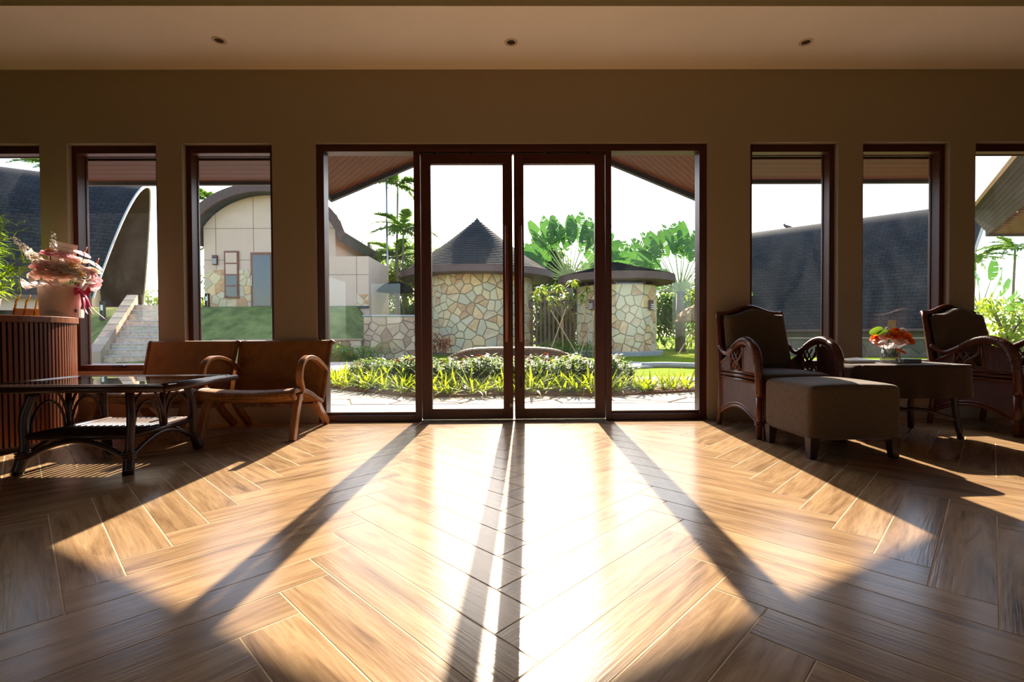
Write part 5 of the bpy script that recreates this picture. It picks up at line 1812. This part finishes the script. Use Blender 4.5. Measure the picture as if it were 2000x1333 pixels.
def palm(label, x, y, z0, h, fl, nf, seed, r=0.07, group=None):
    rd = random.Random(seed)
    t = thing('palm_tree', label, 'palm', (x, y, z0), group=group)
    tp = smooth_path([(0, 0, -0.1), (rd.uniform(-0.1, 0.1), 0, h * 0.5), (0, 0, h)], 6)
    MB().tube(tp, [r * (1 - 0.35 * i / len(tp)) for i in range(len(tp))], 10).build('trunk', M['trunk'], t, smooth=True)
    MB().tube([(0, 0, h - 0.05), (0, 0, h + fl * 0.45)], [r * 0.8, r * 0.4], 8).build('crownshaft', plain('crownshaft_%d' % seed, lin(110, 140, 70), 0.5), t, smooth=True)
    for k in range(nf):
        a = 2 * PI * k / nf + rd.uniform(-0.2, 0.2)
        o = link('frond', fr_me[k % 3], t, (0, 0, h + fl * 0.35), (0, -rd.uniform(-0.1, 0.75), a))
        s = fl * rd.uniform(0.85, 1.1)
        o.scale = (s, s, s)
    return t


def trav_leaf(seed):
    """banana-like blade with a few splits, tip at x = 1"""
    rd = random.Random(seed)
    b = MB()
    n = 16
    for s in (-1, 1):
        dr = 0.0
        for i in range(n):
            split = rd.random() < 0.30
            t0, t1 = i / n, (i + (0.80 if split else 1.0)) / n
            w = lambda t: 0.20 * (math.sin(PI * min(1, t * 0.90 + 0.09)) ** 0.6)
            d1 = rd.uniform(-0.08, 0.02) if split else dr + rd.uniform(-0.01, 0.01)
            sl_ = 0.07
            vs = [(t0, 0, 0), (t1, 0, 0), (t1 + sl_, s * w(t1), d1), (t0 + sl_, s * w(t0), dr)]
            vs = [(x, y, z - 0.25 * x * x) for x, y, z in vs]
            b.add(vs, [(0, 1, 2, 3)] if s > 0 else [(3, 2, 1, 0)])
            dr = rd.uniform(-0.08, 0.02) if split else d1
    return b.mesh('leaf_blade', M['travel'], False)


tl_me = [trav_leaf(k) for k in range(4)]


def travellers_palm(label, x, y, z0, zc, reach, nf, seed, rz=0.0, spread=1.45):
    rd = random.Random(seed)
    t = thing('travellers_palm', label, 'palm', (x, y, z0), rz)
    MB().tube([(0, 0, -0.1), (0, 0, zc - z0)], [0.22, 0.16], 10).build('trunk', M['trunk'], t, smooth=True)
    for k in range(nf):
        a = -spread + 2 * spread * k / (nf - 1) + rd.uniform(-0.05, 0.05)
        d = Vector((math.sin(a), rd.uniform(-0.10, 0.10), math.cos(a))).normalized()
        pl_ = reach * rd.uniform(0.40, 0.60)
        e = Vector((0, 0, zc - z0)) + d * pl_
        pe = MB().tube([(0, 0, zc - z0), Vector((0, 0, zc - z0)) + d * pl_ * 0.5, e], [0.045, 0.03, 0.02], 6).build('petiole', M['petiole'], t, smooth=True)
        # leaf blade frame: x along d
        zax = d.cross(Vector((0, 1, 0))).normalized()
        zax = (Vector((0, -1, 0)) * 0.8 + zax * rd.uniform(-0.5, 0.5))
        yax = zax.cross(d).normalized()
        zax = d.cross(yax)
        s = reach * rd.uniform(0.42, 0.52)
        mt = Matrix(((d.x * s, yax.x * s, zax.x * s, e.x), (d.y * s, yax.y * s, zax.y * s, e.y), (d.z * s, yax.z * s, zax.z * s, e.z), (0, 0, 0, 1)))
        o = link('leaf_blade', tl_me[k % 4], pe)
        o.matrix_local = mt
    return t


def leaf_tree(name, label, x, y, z0, cz, rx, ry, rz_, nleaf, ls, mat, seed, clumps=9, cat='tree', trunk=True):
    rd = random.Random(seed)
    t = thing(name, label, cat, (x, y, z0))
    C = []
    for k in range(clumps):
        a, u = rd.uniform(0, 2 * PI), rd.uniform(-0.8, 0.9)
        q = math.sqrt(max(0, 1 - u * u))
        C.append((Vector((rx * 0.6 * q * math.cos(a), ry * 0.6 * q * math.sin(a), cz - z0 + rz_ * 0.6 * u)), rd.uniform(0.38, 0.6)))
    if trunk:
        MB().tube([(0, 0, -0.1), (rd.uniform(-0.1, 0.1), 0, (cz - z0) * 0.6), (0, 0, cz - z0)], [0.10, 0.08, 0.04], 8).build('trunk', M['trunk'], t, smooth=True)
        for c, r_ in C[:6]:
            MB().tube([(0, 0, (cz - z0) * 0.55), c * 0.6 + Vector((0, 0, (cz - z0) * 0.25)), c], [0.04, 0.025, 0.012], 6).build('branch', M['trunk'], t, smooth=True)
    b = MB()
    for i in range(nleaf):
        c, r_ = C[i % clumps]
        a, u = rd.uniform(0, 2 * PI), rd.uniform(-1, 1)
        q = math.sqrt(1 - u * u)
        rr = rd.random() ** 0.4
        p = c + Vector((rx * r_ * q * math.cos(a), ry * r_ * q * math.sin(a), rz_ * r_ * u)) * rr
        d = Vector((rd.uniform(-1, 1), rd.uniform(-1, 1), rd.uniform(-0.7, 0.6)))
        blade(b, p, d, ls * rd.uniform(0.7, 1.3), ls * 0.42, 0.25, segs=2)
    b.build('foliage', mat, t, kind='stuff')
    return t


# left of the doors
palm('tall slender palm beside the flag pole with an upright crown', -4.9, 22.0, 1.6, 5.35, 1.3, 15, 3, 0.06)
palm('shorter palm below the tall one beside the flag pole', -4.45, 21.0, 1.4, 3.3, 1.3, 15, 4, 0.06)
palm('small palm in front of the dense tree left of the hut', -5.2, 22.8, 1.5, 2.2, 1.5, 15, 6, 0.06)
leaf_tree('broad_tree', 'dense round tree behind the flag pole', -5.5, 26.5, 1.5, 3.9, 2.3, 1.6, 2.3, 7000, 0.30, M['tree2'], 15, clumps=14)
leaf_tree('hedge_shrub', 'dark leafy shrub at the foot of the flag pole', -4.6, 24.2, 0.8, 1.7, 1.6, 0.8, 1.4, 3000, 0.22, M['tree'], 16, cat='shrub', trunk=False)
palm('palm seen past the curved roof beside the stone steps', -13.0, 21.5, 1.6, 4.6, 1.2, 12, 7, 0.07)
palm('low palm behind the top of the stone steps', -14.2, 25.0, 1.6, 3.1, 1.3, 13, 8, 0.07)
leaf_tree('hedge_shrub', 'green shrub at the top of the stone steps', -14.0, 21.0, 1.6, 2.0, 1.0, 0.6, 0.5, 500, 0.22, M['tree'], 17, cat='shrub', trunk=False)
palm('palm crown showing over the dark curved roof, far left', -21.5, 24.0, 1.6, 6.6, 1.6, 12, 9, 0.08)
leaf_tree('slim_tree', 'slim tree between the curved roof house and the arched house', -13.4, 22.6, 1.6, 3.0, 0.6, 0.6, 1.5, 900, 0.2, M['tree2'], 18)

# right of centre
travellers_palm('large fan shaped travellers palm behind the pointed roof hut', 3.15, 24.5, 0, 3.4, 3.3, 31, 21)
travellers_palm('travellers palm behind the flat roofed hut', 6.3, 26.5, 0, 3.2, 2.6, 19, 22)
travellers_palm('big travellers palm with spread pale stems right of the flat roofed hut', 7.40, 20.8, 0, 2.5, 2.95, 31, 23, spread=1.62)
leaf_tree('broad_tree', 'dark tree filling the gap behind the flat roofed hut', 5.0, 30.5, 0, 2.8, 2.4, 1.6, 2.6, 5000, 0.36, M['tree'], 24)
leaf_tree('broad_tree', 'dark tree at the left of the large travellers palm', 2.0, 28.2, 0, 4.1, 1.9, 1.3, 2.0, 6000, 0.36, M['tree'], 25)
leaf_tree('broad_tree', 'leafy tree right behind the lawn with yellow green leaves', 7.9, 18.9, 0, 1.9, 0.9, 0.8, 1.2, 1600, 0.2, M['tree2'], 26)
leaf_tree('hedge_shrub', 'dark hedge mass at the back of the right lawn', 7.8, 23.6, 0, 1.3, 2.6, 1.0, 1.8, 5000, 0.28, M['tree'], 27, cat='shrub', trunk=False)
leaf_tree('hedge_shrub', 'green shrub growing behind the slat fence', 2.0, 20.7, 0, 1.1, 1.0, 0.4, 1.4, 4500, 0.2, M['tree2'], 28, cat='shrub', trunk=False)
leaf_tree('hedge_shrub', 'low dark planting at the foot of the slat fence', 2.3, 16.6, 0, 0.25, 1.3, 0.5, 0.35, 900, 0.14, M['tree'], 29, cat='shrub', trunk=False)
tb_ = thing('thatched_shade', 'shaggy brown thatch shade on props at the back of the lawn', 'shelter', (7.0, 17.6, 0))
MB().lathe([(0.85, 1.15), (0.80, 1.35), (0.5, 1.62), (0.15, 1.78), (0.0, 1.80), (0.4, 1.55), (0.72, 1.22)], 20, wob=lambda a, i: 0.06 * math.sin(a * 7 + i)).build('thatch', plain('dry_thatch', lin(150, 120, 80), 0.95, var=0.4, nscale=14, bmp=0.8), tb_)
MB().tube([(0, 0, -0.07), (0.03, 0, 1.7)], 0.07, 8).build('post', M['trunk'], tb_)
for k, (dx, dy) in enumerate(((-0.9, -0.2), (0.9, 0.1), (0.4, -0.7), (-0.3, 0.6))):
    MB().tube([(dx, dy, -0.07), (0, 0, 1.3)], 0.022, 6).build('prop', M['bambooPole'], tb_)

# young propped mango tree in front of the fence
mg = thing('mango_tree', 'young mango tree with drooping leaf whorls before the slat fence', 'tree', (1.85, 16.2, 0))
MB().tube([(0, 0, -0.05), (-0.05, 0, 0.9), (-0.02, 0, 1.7)], [0.035, 0.028, 0.02], 8).build('trunk', M['trunk'], mg, smooth=True)
rd = random.Random(61)
for k, (dx, dz) in enumerate(((-0.75, 2.30), (-0.15, 2.30), (0.18, 2.05), (0.62, 1.98), (0.85, 2.25), (-0.35, 1.95), (-0.95, 2.0), (0.35, 2.45))):
    e = Vector((dx, rd.uniform(-0.4, 0.3), dz))
    br_ = MB().tube([(-0.03, 0, 1.25), Vector((dx * 0.5, e.y * 0.5, 1.8)), e], [0.018, 0.013, 0.008], 6).build('branch', M['trunk'], mg, smooth=True)
    b = MB()
    for q in range(26):
        a = rd.uniform(0, 2 * PI)
        blade(b, e + Vector((0, 0, rd.uniform(-0.15, 0.06))), Vector((math.cos(a), math.sin(a), rd.uniform(-0.3, 0.7))), rd.uniform(0.24, 0.38), 0.065, 0.5, segs=4)
    b.build('leaf_whorl', M['tree2'], br_)
for x, lb in ((1.75, 'crossed bamboo props holding the young mango tree'), (2.75, 'crossed bamboo props beside the flat roofed hut')):
    p_ = thing('tree_props', lb, 'tree support', (x, 15.7, 0))
    MB().tube([(-0.45, 0, -0.05), (0.15, 0.1, 1.55)], 0.02, 6).build('bamboo_pole', M['bambooPole'], p_)
    MB().tube([(0.55, 0, -0.05), (-0.35, 0.05, 1.5)], 0.02, 6).build('bamboo_pole', M['bambooPole'], p_)
    MB().tube([(0.1, 0.6, -0.05), (0.05, 0.1, 1.3)], 0.02, 6).build('bamboo_pole', M['bambooPole'], p_)

# far right window
palm('palm with windblown crown seen under the right eave', 29.5, 30.5, 0, 4.6, 1.6, 12, 31, 0.09)
palm('second windblown palm near the right edge under the eave', 31.5, 30.0, 0, 5.2, 1.6, 12, 32, 0.09)
travellers_palm('banana like fan of leaves below the windblown palms', 22.0, 22.5, 0, 1.6, 2.6, 11, 33)
leaf_tree('broad_tree', 'leafy green tree outside the far right window', 15.2, 12.6, 0, 1.2, 1.7, 1.0, 1.5, 4000, 0.2, M['tree'], 34)
leaf_tree('broad_tree', 'bright green bush outside the far right window', 12.0, 11.6, 0, 0.9, 0.9, 0.8, 0.9, 1100, 0.15, M['tree2'], 35)
leaf_tree('hedge_shrub', 'red leaved shrub beside the stone hut wall', -2.4, 16.9, 0, 0.35, 0.45, 0.3, 0.45, 400, 0.12, M['redtip'], 36, cat='shrub', trunk=False)
leaf_tree('hedge_shrub', 'low dark shrubs before the retaining wall', -4.6, 14.6, 0, 0.2, 1.4, 0.3, 0.3, 700, 0.12, M['tree'], 37, cat='shrub', trunk=False)
# trees far behind close the view
for k, (x, y, h, w) in enumerate(((-9, 40, 2.2, 5), (-1, 42, 2.4, 5), (8, 44, 2.6, 5), (19, 44, 2.6, 5), (-28, 40, 2.6, 6), (30, 42, 2.2, 6), (44, 38, 2.2, 6))):
    lb = ['between the arched house and the round hut', 'behind the pointed roof hut', 'behind the two travellers palms', 'behind the big right hand roof', 'behind the curved roof on the left', 'behind the windblown palms', 'at the far right'][k]
    leaf_tree('distant_tree', 'distant green tree ' + lb, x, y, 0, h * 0.75, w, 2.0, h, 1200, 0.6, M['tree'], 70 + k)
leaf_tree('hedge_shrub', 'tall dark hedge showing through the gaps of the slat fence', 2.5, 23.0, 0, 1.35, 1.5, 0.6, 1.7, 6000, 0.24, M['tree'], 38, cat='shrub', trunk=False)
leaf_tree('hedge_shrub', 'dark leafy hedge between the flag pole and the round hut', -3.9, 26.0, 0, 1.6, 1.2, 0.6, 1.9, 4000, 0.26, M['tree'], 39, cat='shrub', trunk=False)
